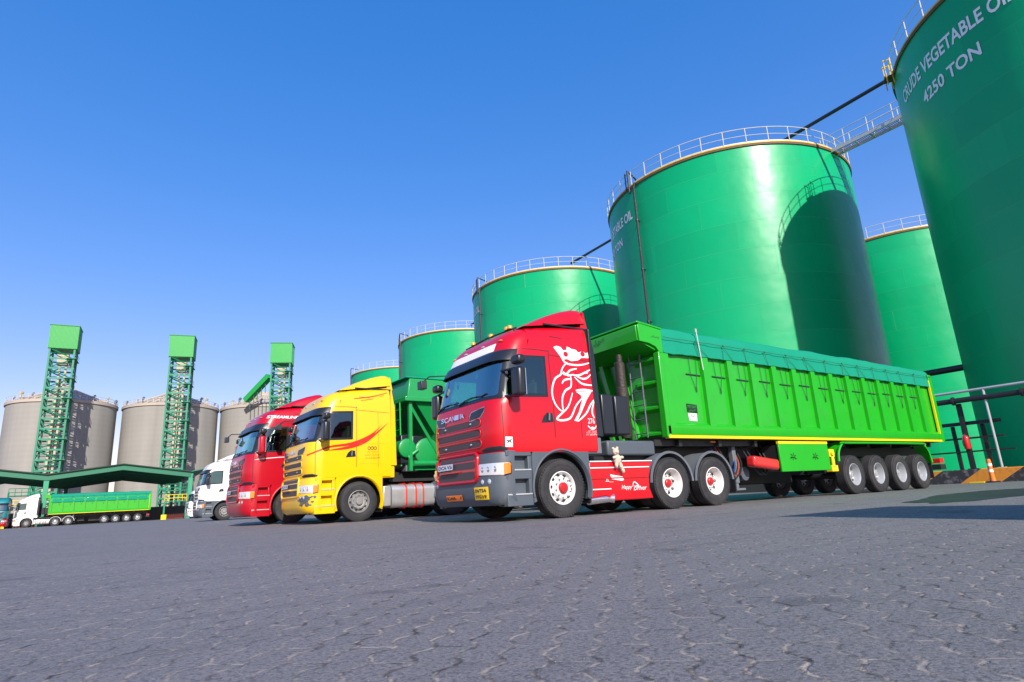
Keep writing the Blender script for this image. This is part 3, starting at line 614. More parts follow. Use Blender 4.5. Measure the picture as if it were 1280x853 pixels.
def tractor(loc,rz,body,label,group='tractor units parked side by side',lower=None,front='w',rear='w',fair='panel',detail=2,griffin=False,header=None,axles=(4.36,5.72),name='tractor_unit',lowcab=False):
    lower=lower or body; t=empty(name,loc,rz,label,'truck',group)
    for z0,z1 in ((0,0),): pass
    CAB.mesh(holes=detail>1).build('cab_body',body,t,ang=50)
    mp=lambda u,v:CAB.q(u,v,.006); mp2=lambda u,v:CAB.q(u,v,.012)
    ms=lambda off:(lambda u,v:CAB.side(u,v,off)); msf=lambda off:(lambda u,v:CAB.side(u,v,off,1))
    # windscreen
    RG=lambda O,I:[[O[i],O[(i+1)%len(O)],I[(i+1)%len(O)],I[i]] for i in range(len(O))]
    see=detail>1
    b=MB(); b.conf(RG([(-1.235,2.10),(1.235,2.10),(1.20,2.97),(-1.20,2.97)],[(-1.11,2.18),(1.11,2.18),(1.09,2.90),(-1.09,2.90)]),mp,.07,.1); b.build('windscreen_surround',BLKP,t,ang=60,normals=False)
    b=MB(); b.conf([rrect(-1.13,1.13,2.17,2.92,.05)],mp2,.07,.1); ws=b.build('windscreen',CLR if see else GLS,t,ang=60)
    if see:
        b=MB(); b.prism([(.32,1.85),(.30,2.10),(.55,2.13),(.80,2.05),(.80,1.75)],-1.1,1.1); b.bx(1.75,1.8,-1.15,1.15,1.3,3.25); b.bx(.6,1.8,-1.1,1.1,1.25,1.3); b.build('dashboard',DASH,t)
        b=MB(); [b.bx(1.62,1.70,y,y+.06,2.0,2.95) for y in [-1.1+.11*i for i in range(20)]]; b.build('curtain',CURT,t)
        for y in (-.62,.62): b=MB(); b.box((1.30,y,2.15),(.16,.5,.75),Matrix.Rotation(R(8),3,'Y')); b.box((1.34,y,2.60),(.12,.28,.2)); b.bx(.95,1.35,y-.25,y+.25,1.65,1.78); b.build('seat',SEAT,t,bevel=.05)
        b=MB(); q=Matrix.Rotation(R(-35),3,'Y'); b.tube([Vector((.80,-.62,2.08))+q@Vector((0,.22*math.cos(2*PI*i/24),.22*math.sin(2*PI*i/24))) for i in range(24)],.018,6,True); b.cyl((.66,-.62,1.95),(.8,-.62,2.08),.03); b.build('steering_wheel',BLKP,t)
        b=MB(); b.ball((.42,-.45,2.17),.07,(1,2.2,.8)); b.ball((.45,-.25,2.16),.05,(1,1.6,.8)); b.build('dash_cloth',PALEB,t)
        b=MB(); b.box((.40,.25,2.16),(.12,.3,.02),Matrix.Rotation(R(-25),3,'Y')); b.box((.38,.75,2.17),(.10,.2,.02),Matrix.Rotation(R(-25),3,'Y')); b.build('papers',DECW,t)
        for y,z in ((-.15,2.7),(.6,2.62)): b=MB(); b.cyl((.42,y,2.9),(.40,y,z+.06),.004,n=5); b.ball((.40,y,z),.045,(.4,1,1.2)); b.build('hanging_ornament',PALEB if y<0 else RUST,t)
    if detail>1:
        for y0,y1 in ((.95,.05),(.0,-.9)):
            b=MB(); pp=[CAB.q(y0+(y1-y0)*k_/6,2.17+.05*math.sin(PI*k_/6)+(.06 if k_==6 else 0),.03) for k_ in range(7)]; b.tube(pp,.011,6); b.tube([CAB.q(y0,2.13,.02),CAB.q(y0-.2,2.2,.035)],.014,6); b.build('wiper',BLKP,t)
    # visor
    b=MB(); rows=[]
    for z,o in ((3.035,.012),(2.995,.05),(2.82,.085),(2.815,.065),(2.94,.02)):
        rows.append([CAB.q(q_,z,o*(1 if abs(q_)<1.15 else max(.12,1-(abs(q_)-1.1)*3.2))) for q_ in [-1.36+2.72*i/40 for i in range(41)]])
    b.grid(rows); b.build('sun_visor',BLKP,t,ang=30,normals=False)
    if header: 
        b=MB(); b.conf([rrect(-.86,.92,3.04,3.19,.02)],mp2,.07,.05); b.build('header_board',header,t)
    if detail>1:
        for y in (-.95,-.35,.35,.95):
            p=CAB.q(y,3.22,.01); b=MB(); b.ball(p,.035,(1,1.6,.6)); b.build('marker_lamp',AMB if abs(y)>.5 else LENS,t)
    # doors, windows and seams on both sides
    for sg in (-1,1):
        f_=lambda off:(lambda u,v:CAB.side(u,v,off,sg))
        b=MB(); b.conf(RG([(.30,2.12),(1.26,2.16),(1.28,2.95),(.47,2.91),(.38,2.6)],[(.38,2.20),(1.18,2.235),(1.20,2.87),(.525,2.845),(.45,2.6)]),f_(.005)); b.build('window_frame',BLKP,t,normals=False)
        b=MB(); b.conf([[(.36,2.18),(1.20,2.22),(1.22,2.89),(.51,2.86),(.43,2.6)]],f_(.010)); b.build('side_window',CLG if see else GLG,t)
        if detail>0:
            b=MB()
            for P in ([(.27,1.22),(.26,1.9),(.29,2.12),(.42,2.7),(.46,3.0),(1.30,3.05),(1.36,2.9),(1.36,1.42)],[(.05,1.22),(.05,1.22)]):
                if len(P)>2: b.stroke([P[0]]+[p for p in P[1:]],.012,f_(.004),taper=False)
            b.stroke([(1.45,3.36),(1.8,3.33),(2.36,3.18)],.012,f_(.004),taper=False)
            b.stroke([(1.36,2.98),(2.36,2.93)],.010,f_(.004),taper=False)
            b.stroke([(2.0,1.42),(2.0,2.95)],.008,f_(.004),taper=False)
            b.build('panel_seams',BLKP,t,normals=False)
            b=MB(); b.conf([[(1.06,1.68),(1.34,1.70),(1.32,1.86),(1.20,1.87),(1.12,1.80)]],f_(.007)); b.build('handle_recess',BLKP,t)
            b=MB(); P=[CAB.side(1.22,1.72,.03,sg),CAB.side(1.23,1.85,.035,sg)]; b.cyl(P[0],P[1],.018,n=8); b.build('door_handle',GREYL,t)
        # side extender behind the cab
        b=MB(); y0,y1=(-1.235,-1.16) if sg<0 else (1.16,1.235)
        b.prism([(2.385,1.45),(2.56,1.45),(2.50,3.1),(2.40,3.62),(2.385,3.55)],y0,y1); b.build('side_extender',BLKP if fair!='tanks' else body,t,bevel=.01)
        # mirror
        m_=MB(); x,y=.40,sg*1.53
        m_.box((x,y,2.34),(.17,.27,.52)); mir=m_.build('mirror_housing',BLKP if body is not RED2 else body,t,bevel=.06,seg=3)
        m_=MB(); m_.box((x+.02,y,2.74),(.17,.25,.16)); m_.build('wide_mirror_housing',BLKP,t,bevel=.05,seg=3)
        m_=MB(); m_.box((x+.09,y,2.34),(.012,.22,.46)); m_.build('mirror_glass',CHR,mir)
        m_=MB(); 
        for z in (2.12,2.60): m_.tube([CAB.side(.34,z+.02,-.02,sg),(x-.02,sg*1.36,z),(x,sg*1.46,z)],.022,8)
        m_.build('mirror_arm',BLKP,t)
    # front kerb mirror
    b=MB(); b.tube([CAB.q(1.12,2.95,.03),(.12,1.33,2.96),(.02,1.40,2.86)],.016,6); b.box((0.0,1.42,2.78),(.13,.2,.17)); b.build('kerb_mirror',BLKP,t,bevel=.02)
    # roof deflector
    b=MB()
    ro=[]
    if not lowcab:
        for k_,(x,zt,hw) in enumerate(((.90,3.52,1.04),(1.2,3.68,1.07),(1.55,3.85,1.09),(1.9,3.98,1.10),(2.2,4.06,1.10),(2.33,4.07,1.09),(2.42,4.02,1.08))):
            zb=3.44+.14*(x-.3); rr=[]
            for y,z in ((-hw-.03,zb),(-hw,zb+.55*(zt-zb)),(-hw+.05,zb+.85*(zt-zb)),(-hw+.16,zt-.012),(-hw*.5,zt+.01),(0,zt+.015),(hw*.5,zt+.01),(hw-.16,zt-.012),(hw-.05,zb+.85*(zt-zb)),(hw,zb+.55*(zt-zb)),(hw+.03,zb)): rr.append((x,y,max(z,zb)))
            ro.append(rr)
        # rear edge slopes down and back
        V=b.grid(ro); b.bm.faces.new(V[0][::-1]); last=V[-1]
        bot=[b.bm.verts.new((2.56,y,3.62)) for y in (-1.11,1.11)]; b.bm.faces.new(last); 
        dsp=b.build('roof_deflector',body,t,ang=45)
        b=MB(); b.prism([(2.30,3.62),(2.42,4.0),(2.50,3.62)],-1.09,1.09); b.build('deflector_skirt',body,dsp)
        b=MB(); 
        for sg in (-1,1): b.bx(1.35,2.44,sg*1.115-.012,sg*1.115+.012,3.60,3.63)
        b.build('deflector_seam',BLKP,dsp)
    if griffin:
        # horn / lamp bar
        lb=MB(); lb.tube([(.83,-.95,3.52),(.78,0,3.54),(.83,.95,3.52)],.018,8)
        for y in (-.9,0,.9): lb.cyl((.81,y,3.36),(.81,y,3.52),.015,n=6)
        lb=lb.build('lamp_bar',BLK,t)
        for y in (-.78,-.67,-.1,.6):
            q=MB(); q.lathe([(.048,0),(.050,.045),(.038,.065),(.001,.07)],c=(.80,y,3.535),axis='z',n=14); q.build('beacon',AMBG,lb)
    # grille
    g=MB()
    for zc in (1.72,1.535,1.35):
        g.conf([rrect(-.80,.80,zc-.055,zc+.055,.05)],mp,.08,.2)
    gr=g.build('upper_grille',MESHM,t)
    if detail>0:
        g=MB()
        for zc in (1.72,1.535,1.35):
            P=rrect(-.815,.815,zc-.068,zc+.068,.06); g.tube([CAB.q(*p,.008) for p in P],.012,6,True)
        g.build('grille_frame',body,gr)
        g=MB()
        for zc,ys in ((1.72,(-.5,.45)),(1.35,(-.5,.45))):
            for y in ys: p=CAB.q(y,zc,.02); g.ball(p,.022,(.5,1.6,.8))
        g.build('grille_lamps',LENS,gr)
    for sg in (-1,1):
        P=[(sg*.46,1.86),(sg*.52,1.93),(sg*.92,1.98),(sg*.90,1.90),(sg*.80,1.80),(sg*.48,1.77)]
        g=MB(); g.conf([P],mp,.08,.2); ai=g.build('air_intake',BLKP,t); g=MB(); g.tube([CAB.q(*p,.008) for p in P],.009,6,True); g.build('intake_trim',CHR if body is RED else GREYL,ai)
    if detail>0:
        b=MB(); b.text('SCANIA',lambda u,v:CAB.q(-u,v,.02),-.64,1.865,width=.90,height=.095,bold=.02); b.build('lettering',CHR,t,normals=False)
    # bumper
    zs=[.28,.33,.45,.62,.8,.97,1.1,1.16]; bb=MB(); rows=[]
    for z in zs: rows.append([BUMP.q(q_,z) for q_ in [-1.48+2.96*i/60 for i in range(61)]])
    bb.grid(rows); rows2=[[Vector((p.x+.25,p.y*.9,p.z)) for p in r] for r in (rows[0],rows[-1])]
    bb.grid([rows[0],rows2[0]]); bb.grid([rows[-1],rows2[1]]); bu=bb.build('bumper',lower,t,ang=50)
    mb=lambda o:(lambda u,v:BUMP.q(u,v,o))
    g=MB(); ring=rrect(-.74,.80,.68,1.20,.12,6); 
    g.conf([ring],mb(.014),.08,.2); g.build('lower_grille_panel',body,t)
    g=MB(); g.tube([BUMP.q(*p,.016) for p in rrect(-.72,.78,.70,1.19,.11,6)],.028,8,True); g.build('lower_grille_frame',body,t)
    g=MB()
    for z0,z1 in ((1.08,1.15),(.93,1.05),(.74,.88)): g.conf([rrect(-.62,.68,z0,z1,.03)],mb(.020),.08,.2)
    g.build('lower_grille',MESHM,t)
    if detail>0:
        g=MB(); g.conf([rrect(.02,.70,.95,1.06,.01)],mb(.055),.08,.2); npl=g.build('number_plate',PLATE,t); g=MB(); g.text('DCA V56',lambda u,v:BUMP.q(-u,v,.058),-.66,.972,width=.60,height=.065,bold=.02); g.build('plate_lettering',DECB,npl,normals=False)
        g=MB(); g.bx(-.06,.02,-.10,.62,.885,.905); g.build('grille_bar',body,t)
    for sg in (-1,1):
        P=[(sg*.72,.80),(sg*1.30,.78),(sg*1.40,.80),(sg*1.40,.985),(sg*.74,.985)]
        g=MB(); g.conf([P],mb(.012),.06,.2); hl=g.build('headlight',LENS,t)
        g=MB(); g.conf([[(sg*1.28,.79),(sg*1.40,.81),(sg*1.40,.975),(sg*1.28,.975)]],mb(.018),.06,.2); g.build('indicator',AMB,hl)
        g=MB(); g.tube([BUMP.q(*p,.012) for p in P],.012,6,True); g.build('headlight_trim',BLKP,hl)
        g=MB(); 
        for a_ in (.84,.98,1.12): c=BUMP.q(sg*a_,.885,.005); g.ball(c,.038,(.3,1.4,1.4))
        g.build('reflector',CHR,hl)
        g=MB(); g.conf([[(sg*.86,1.185),(sg*1.30,1.19),(sg*1.34,1.23),(sg*1.2,1.27),(sg*.95,1.265),(sg*.80,1.22)]],lambda u,v:CAB.q(u,v,.01),.06,.2); g.build('daytime_lamp',BLKP,t)
        g=MB(); c=BUMP.q(sg*1.0,.68,.0); g.ball(c,.05,(.45,1,1)); c=BUMP.q(sg*.83,.68,.0); g.ball(c,.045,(.45,1,1)); g.build('fog_lamp',LENS,t)
        # steps
        y0,y1=(sg*1.235,sg*1.05)
        s_=MB(); s_.bx(.26,.80,sg*1.12,sg*.95,.26,1.19); s_.build('step_recess',GREYP if lower is not body else lower,t)
        s_=MB(); s_.bx(.26,.79,sg*1.24,sg*1.0,1.09,1.19); s_.bx(.26,.79,sg*1.235,sg*1.04,.70,.84); s_.bx(.26,.80,sg*1.235,sg*1.04,.25,.43); s_.bx(.72,.80,sg*1.232,sg*1.06,.43,1.09)
        s_.build('step_panel',lower,t,bevel=.012)
        for z in (.855,.445): s_=MB(); s_.bx(.27,.78,sg*1.245,sg*1.05,z-.013,z+.013); s_.build('step_tread',STEELG,t,bevel=.005)
        # fender
        s_=MB(); BX=[(2.12,.25),(2.12,1.36),(2.06,1.41),(1.2,1.405),(1.02,1.385),(.84,1.20),(.80,1.10),(.80,.25)]; rws=[]
        for a in range(-20,201,5):
            ca,sa=math.cos(R(a)),math.sin(R(a)); best=None
            for (ax,az),(bx_,bz) in zip(BX,BX[1:]):
                dx,dz=bx_-ax,bz-az; den=ca*dz-sa*dx
                if abs(den)<1e-9: continue
                tt=((ax-1.46)*dz-(az-.53)*dx)/den; uu=((ax-1.46)*sa-(az-.53)*ca)/den
                if tt>0 and -1e-6<=uu<=1+1e-6: best=tt if best is None else min(best,tt)
            if best is None or best<.64: best=.655
            i_=(1.46+.635*ca,.53+.635*sa); o_=(1.46+best*ca,.53+best*sa)
            rws.append([(i_[0],sg*1.13,i_[1]),(i_[0],sg*1.245,i_[1]),(o_[0],sg*1.245,o_[1]),(o_[0],sg*1.13,o_[1])])
        s_.grid(rws,close=True); fn=s_.build('wheel_arch',lower,t)
        s_=MB(); s_.lathe([(.62,sg*1.2),(.655,sg*1.27),(.685,sg*1.262),(.66,sg*1.2)],c=(1.46,0,.53),n=30,a0=R(-18),a1=R(192)); s_.build('arch_lip',lower,fn)
        s_=MB(); s_.lathe([(.64,sg*1.18),(.64,sg*.75)],c=(1.46,0,.53),n=24,a0=R(-20),a1=R(200)); s_.build('arch_liner',BLK,fn)
        s_=MB(); s_.bx(2.12,2.50,sg*1.22,sg*1.10,1.12,1.43); s_.build('rear_corner_panel',GREYL if lower is GREYP else lower,t,bevel=.02)
        s_=MB(); s_.bx(2.09,2.12,sg*1.22,sg*.85,.22,.60); s_.build('mud_flap',BLK,t)
    for sg in (-1,1):
        wheel(t,1.46,sg*1.09,sg,'front_'+front)
        for x in axles: wheel(t,x,sg*1.11,sg,'rear_'+rear); wheel(t,x,sg*.80,sg,'rear_'+rear)
    # chassis
    b=MB()
    for sg in (-1,1): b.bx(.6,axles[-1]+.75,sg*.46,sg*.38,.72,1.0)
    for x in (.9,2.2,3.1,4.0,axles[-1]+.6): b.bx(x-.06,x+.06,-.38,.38,.76,.94)
    b.bx(.5,2.3,-.9,.9,.95,1.17)
    b.build('chassis',BLK,t)
    b=MB()
    for x in (1.46,)+tuple(axles): b.cyl((x,-1.0,.52),(x,1.0,.52),.075,n=10); b.ball((x,0,.52),.2,(1,1,1),12)
    b.build('axles',BLK,t)
    b=MB(); b.bx(1.0,2.2,-.55,.55,.5,1.15); b.bx(.4,.9,-.6,.6,.45,1.1); b.build('engine',BLK,t,bevel=.05)
    b=MB(); b.lathe([(.001,.0),(.5,.0),(.52,.05),(.50,.09),(.001,.09)],c=((axles[0]+axles[-1])/2,0,1.1),axis='z',n=30); b.build('fifth_wheel',BLK,t)
    # side of the chassis
    for sg in (-1,1):
        if fair=='panel':
            y=sg*1.235; b=MB(); b.prism([(2.10,.30),(2.13,.97),(3.80,.965),(3.70,.70),(3.68,.45),(3.76,.24),(2.65,.24),(2.5,.33)],y,sg*1.18); fp=b.build('side_skirt',body,t,bevel=.02)
            for z,x0,x1,mt_ in ((.975,2.13,3.8,WHT),(.855,2.13,3.70,WHT),(.66,2.14,3.66,body),(.46,2.14,2.62,WHT)):
                b=MB(); b.bx(x0,x1,sg*1.252,sg*1.238,z-.011,z+.011); b.build('skirt_trim',mt_,fp,bevel=.004)
            b=MB(); b.bx(2.12,3.6,sg*1.17,sg*.55,.35,.93); b.build('fuel_tank',GREYP,t,bevel=.08)
            b=MB(); b.cyl((2.14,sg*1.12,.28),(2.62,sg*1.16,.29),.095,.075,n=18); b.cyl((2.62,sg*1.16,.29),(2.70,sg*1.22,.28),.075,.085,n=18); b.build('exhaust',CHR,t)
        else:
            b=MB(); pr_=rrect(-1.22,-.62,.30,.93,.16,5) if sg<0 else rrect(.62,1.22,.30,.93,.16,5)
            b.prismx(pr_,2.42,3.75); ft=b.build('fuel_tank',ALU,t,ang=30)
            for x in (2.85,3.15,3.38):
                b=MB(); q=[(x,y*1.0+(-.012 if y<0 else .012)*(1 if abs(y)>1 else 0),z) for y,z in (rrect(-1.235,-.60,.285,.945,.165,5) if sg<0 else rrect(.60,1.235,.285,.945,.165,5))]; b.tube(q,.02,6,True); b.build('tank_strap',DECR if fair=='tanks' else BLK,ft)
            b=MB(); b.bx(2.16,2.40,sg*1.2,sg*.7,.35,.9); b.build('battery_box',ALU,t,bevel=.03)
        for x in axles:
            b=MB(); b.lathe([(.60,sg*1.25),(.64,sg*1.26),(.65,sg*1.23),(.625,sg*1.20),(.625,sg*.68)],c=(x,0,.52),n=26,a0=R(2),a1=R(178)); b.build('rear_mudguard',GREYL if body is not WHT else WHT,t)
        if detail>0:
            b=MB(); xm=axles[-1]+.68; b.bx(xm,xm+.02,sg*1.24,sg*.7,.25,.75); b.build('mud_flap',BLK,t)
    # kit behind the cab
    b=MB(); b.bx(2.80,3.12,-1.0,-.5,1.52,2.34); b.bx(3.15,3.52,-1.02,-.45,1.52,2.32); b.bx(2.85,3.5,-.9,-.5,1.6,2.2); b.build('air_filter_housing',BLKP,t,bevel=.03)
    b=MB(); [b.cyl((2.66,y,1.2),(2.66,y,2.9),.07,n=12) for y in (-.2,.3)]; b.build('intake_stack',BLK,t)
    b=MB(); b.bx(2.5,4.1,-.85,.85,1.02,1.10); b.build('deck_plate',BLK,t)
    if detail>0:
        for y,mt_ in ((-.15,RUST),(-.05,ROPE),(.1,BLKP)):
            b=MB(); b.tube(smooth([(2.6,y,1.9),(2.9,y-.1,1.5),(3.3,y-.25,1.3),(3.7,y-.1,1.45),(4.0,y,1.4)]),.02,6); b.build('air_hose',mt_,t)
    if griffin:
        mw=ms(.006); b=MB(); b.conf([GR['crown']],mw,.1,.1); b.conf([GR['feather']],mw,.1,.1)
        for P in GR['s']: b.stroke(P,.037,mw)
        b.ball(CAB.side(2.278,2.70,.006),.028,(1,.1,1)); b.ball(CAB.side(2.24,2.69,.006),.02,(1.6,.1,.8)); em=b.build('emblem',DECW,t,normals=False)
        b=MB()
        for x,z in GR['discs']: b.conf([[(x+.058*math.cos(2*PI*i/16),z+.052*math.sin(2*PI*i/16)) for i in range(16)]],ms(.010),.1,.1)
        b.conf([[(x+.032*math.cos(2*PI*i/12),z+.03*math.sin(2*PI*i/12)) for i in range(12)] for x,z in ((2.225,3.15),(2.20,3.15),(2.25,3.15))],ms(.010),.1,.1); b.build('emblem_cutouts',body,em,normals=False)
        text_on(t,'276',mw,2.17,1.69,.17,.10,DECW)
        b=MB(); b.stroke([(2.16,1.65),(2.22,1.60),(2.27,1.615),(2.32,1.60),(2.37,1.65)],.03,mw); b.stroke([(2.18,1.62),(2.27,1.58),(2.36,1.62)],.025,mw); b.build('badge',DECW,t,normals=False)
        for z,x0,x1,s_ in ((1.535,2.14,2.36,'شركة النقل'),(1.50,2.10,2.37,'للنقل بالشاحنات'),(1.465,2.10,2.37,'ت ٤٤٥٧٧')): text_on(t,s_,mw,x0,z,x1-x0,.026,DECW)
        b=MB(); b.conf([[(.285,1.25),(.41,1.245),(.41,1.42),(.285,1.425)]],mw); st=b.build('sticker',DECW,t,normals=False)
        b=MB(); b.stroke([(.30,1.37),(.35,1.35),(.40,1.39)],.02,ms(.012)); b.stroke([(.31,1.31),(.36,1.35),(.385,1.31)],.02,ms(.012)); b.build('sticker_print',DECB,st,normals=False)
        # skirt writing
        fs=lambda u,v:Vector((u,-1.2395,v)); 
        text_on(fp_parent(t),'2L__',fs,2.50,.585,.20,.075,DECW)
        text_on(t,'Happy',fs,2.90,.42,.28,.10,DECW,shear=.3); text_on(t,'Driver',fs,3.22,.41,.36,.09,DECW,shear=.3)
        b=MB(); b.conf([[(2.63,.73),(2.95,.68),(2.98,.62),(2.93,.60),(2.66,.64)]],fs); b.build('skirt_patch',DECW,t,normals=False); b=MB(); b.stroke([(3.2,.48),(3.24,.57),(3.33,.53),(3.40,.46)],.02,fs); b.stroke([(3.24,.47),(3.32,.49),(3.42,.47)],.035,fs); b.build('skirt_graphic',DECW,t,normals=False)
        # plates
        g=MB(); g.conf([rrect(-.13,.43,.385,.49,.01)],mb(.02),.08,.2); p_=g.build('orange_plate',ORG,t); g=MB(); g.text('SCANIA 8',lambda u,v:BUMP.q(-u,v,.026),-.40,.41,width=.48,height=.055,bold=.02); g.build('plate_lettering',DECB,p_,normals=False)
        g=MB(); g.conf([rrect(-.99,-.60,.385,.60,.01)],mb(.02),.08,.2); p_=g.build('yellow_plate',YPL,t); g=MB(); g.text('ENTSA',lambda u,v:BUMP.q(-u,v,.026),.64,.51,width=.31,height=.06,bold=.02); g.text('99219',lambda u,v:BUMP.q(-u,v,.026),.64,.41,width=.31,height=.06,bold=.02); g.build('plate_lettering',DECB,p_,normals=False)
    return t
def fp_parent(t):
    for c in t.children:
        if c.name.startswith('side_skirt'): return c
    return t
# ---------------------------------------------------------------- tipper trailer
def tipper(loc,rz,label,ribs,L=13.35,body=LIME,top=NETT,front_x=0,wheels='trailer_s',group='green tipping trailers',detail=2,ax0=7.25,sp=1.345,plain=False,drop=.60):
    """local x=0 is the front edge of the side wall, rearwards +x; axles at 7.25.. """
    t=empty('tipper_trailer',loc,rz,label,'trailer',group); zb,zt=1.5,3.3; H=1.25
    for sg in (-1,1):
        b=MB(); b.bx(0,L,sg*(H-.10),sg*(H-.13),zb+.16,zt+.25); sw=b.build('side_wall',body,t)
        b=MB(); b.prismx([(sg*(H-.15),1.51),(sg*(H-.01),1.51),(sg*H,1.53),(sg*H,1.70),(sg*(H-.03),1.74),(sg*(H-.09),1.78),(sg*(H-.15),1.78)],0,L); b.build('bottom_rail',body,sw,bevel=.01)
        b=MB(); b.bx(0,L,sg*(H-.12),sg*(H+.004),1.44,1.505); b.build('yellow_trim',YSTR,sw,bevel=.005)
        b=MB(); b.bx(0,L,sg*(H-.13),sg*(H-.02),zt+.02,zt+.10); b.build('top_rail',body,sw,bevel=.01)
        for x in ribs:
            w_=.20 if x>.3 else .26
            b=MB(); A_=[(x-w_/2,sg*(H-.102)),(x+w_/2,sg*(H-.102)),(x+w_/2,sg*(H-.012)),(x-w_/2,sg*(H-.012))]; b.hull8([(p[0],p[1],1.70) for p in A_],[(p[0],p[1],zt+.019) for p in A_]); b.build('rib',body,t)
        if detail>0:
            for i in range(len(ribs)-1):
                a,c=ribs[i],ribs[i+1]; j=lambda k=.03:rnd.uniform(-k,k); xr_=c-.13; b=MB(); y=sg*(H-.075); xm=xr_-.24+j(); zz=2.88+j(.015)
                b.tube([(xr_-.50+j(),y,zz+.01),(xr_,y,zz)],.013,5); b.tube([(xm-.13,y,3.3),(xm-.10+j(),y,zz),(xm+.02,y,2.55+j(.08))],.006,5); b.tube([(xm+.12,y,3.3),(xm+.11+j(),y,zz),(xm+.02,y,2.56+j(.05))],.006,5); b.cyl((xm+.02,y,2.62),(xm+.02,y,2.50),.014,n=5); b.build('tie_rope',ROPE,t)
    # front panel corner + header lip
    for sg in (-1,1): b=MB(); b.bx(-.04,.10,sg*H,sg*(H-.16),1.46,3.32); b.build('corner_post',body,t,bevel=.015)
    fw=MB(); fw.hull8([(.10,-1.12,1.5),(.10,.45,1.5),(.10,1.16,3.5),(.10,-1.12,3.5)],[(.16,-1.12,1.5),(.16,.45,1.5),(.16,1.16,3.5),(.16,-1.12,3.5)]); fw=fw.build('front_wall',body,t)
    for y0,y1 in ((1.10,.40),(.62,.12),(.10,-.28)):
        b=MB(); b.hull8([(-.05,y0-.06,3.45),(.10,y0-.07,3.45),(.10,y0+.07,3.45),(-.05,y0+.06,3.45)],[(-.05,y1-.06,1.5),(.10,y1-.07,1.5),(.10,y1+.07,1.5),(-.05,y1+.06,1.5)]); b.build('wall_rib',body,fw)
    for z in (1.56,2.12,2.68,3.2):
        b=MB(); b.hull8([(.10,-1.12,z-.09),(.10,-.42,z-.09),(.10,-.42,z+.09),(.10,-1.12,z+.09)],[(-.03,-1.12,z-.03),(-.03,-.45,z-.03),(-.03,-.45,z+.03),(-.03,-1.12,z+.03)]); b.build('wall_shelf',body,fw,bevel=.01)
    b=MB(); b.hull8([(-.56,-H+.06,3.52),(-.50,-H+.06,3.56),(.10,-H+.06,3.36),(.10,-H+.06,3.30)],[(-.56,H-.06,3.52),(-.50,H-.06,3.56),(.10,H-.06,3.36),(.10,H-.06,3.30)]); b.build('header_soffit',body,fw)
    b=MB(); b.prism([(-.58,3.50),(-.60,3.86),(-.55,3.90),(.12,3.82),(.12,3.3),(.02,3.28),(-.10,3.42),(-.30,3.48)],-H,-H+.05); b.prism([(-.58,3.50),(-.60,3.86),(-.55,3.90),(.12,3.82),(.12,3.3),(.02,3.28),(-.10,3.42),(-.30,3.48)],H-.05,H)
    b.prism([(-.60,3.52),(-.62,3.86),(-.55,3.91),(-.50,3.90),(-.50,3.52)],-H+.051,H-.051); b.build('header',body,t,bevel=.01)
    b=MB(); b.bx(-.61,.13,-H-.01,H+.01,3.895,3.93) if False else b.prism([(-.62,3.905),(-.62,3.945),(.13,3.865),(.13,3.825)],-H-.012,H+.012); b.build('header_cap',body,t,bevel=.008)
    if detail>1:
        text_on(t,'شاسي ليك',lambda u,v:Vector((-.625,-u,v)),-.75,3.66,.95,.17,DECB); text_on(t,'شاسي',lambda u,v:Vector((u,-H-.003,v)),-.22,3.60,.26,.07,DECB)
        b=MB()
        for y in (-.76,-.42): b.tube([(-.12,y,3.72),(-.12,y,1.5)],.018,6)
        for k_ in range(7): z=1.6+k_*.31; b.tube([(-.12,-.76,z),(-.12,-.42,z)],.014,6)
        b.build('ladder',GREYP,t)
        # tipping ram
        r_m=mat('ram_sleeve',(.035,.028,.024),.6,var=.4,vscale=12,bump=.8,bscale=20)
        b=MB(); b.lathe([(.10,1.5),(.135,1.6),(.135,2.6),(.11,2.62),(.11,3.15),(.07,3.2),(.07,3.35),(.001,3.36)],axis='z',n=20); o=b.build('tipping_ram',r_m,t); o.location=(-.52,-.52,0); o.rotation_euler=(R(-24)*0,0,0)
        b=MB(); b.bx(-1.6,-.25,-1.05,1.05,1.10,1.40); b.build('front_frame_box',GREYP,t,bevel=.04)
        fs=lambda u,v:Vector((u,-H+.092,v))
        b=MB(); b.conf([[(.78,2.03),(1.13,2.01),(1.13,2.20),(.78,2.22)]],fs); sg_=b.build('black_label',DECB,t,normals=False); b=MB(); b.text('797 DAT',lambda u,v:Vector((u,-H+.088,v)),.80,2.12,width=.3,height=.06); b.text('شركة',lambda u,v:Vector((u,-H+.088,v)),.83,2.04,width=.24,height=.06); b.build('label_print',LIMED,sg_,normals=False)
        b=MB(); b.conf([[(.82,1.84),(1.08,1.83),(1.09,2.0),(.80,2.0)]],fs); sg_=b.build('white_tag',DECW,t,normals=False); b=MB(); b.text('797',lambda u,v:Vector((u,-H+.088,v)),.86,1.89,width=.18,height=.07); b.build('tag_number',DECB,sg_,normals=False)
        b=MB(); b.tube([(1.30,-H-.02,3.95),(1.38,-H-.02,3.0)],.011,6); b.box((1.295,-H-.02,3.93),(.05,.02,.09)); b.build('tarp_pole',STEELG,t)
    # tarp: heaped net with wrinkles
    b=MB(); rows=[]; nx=90; ny=26
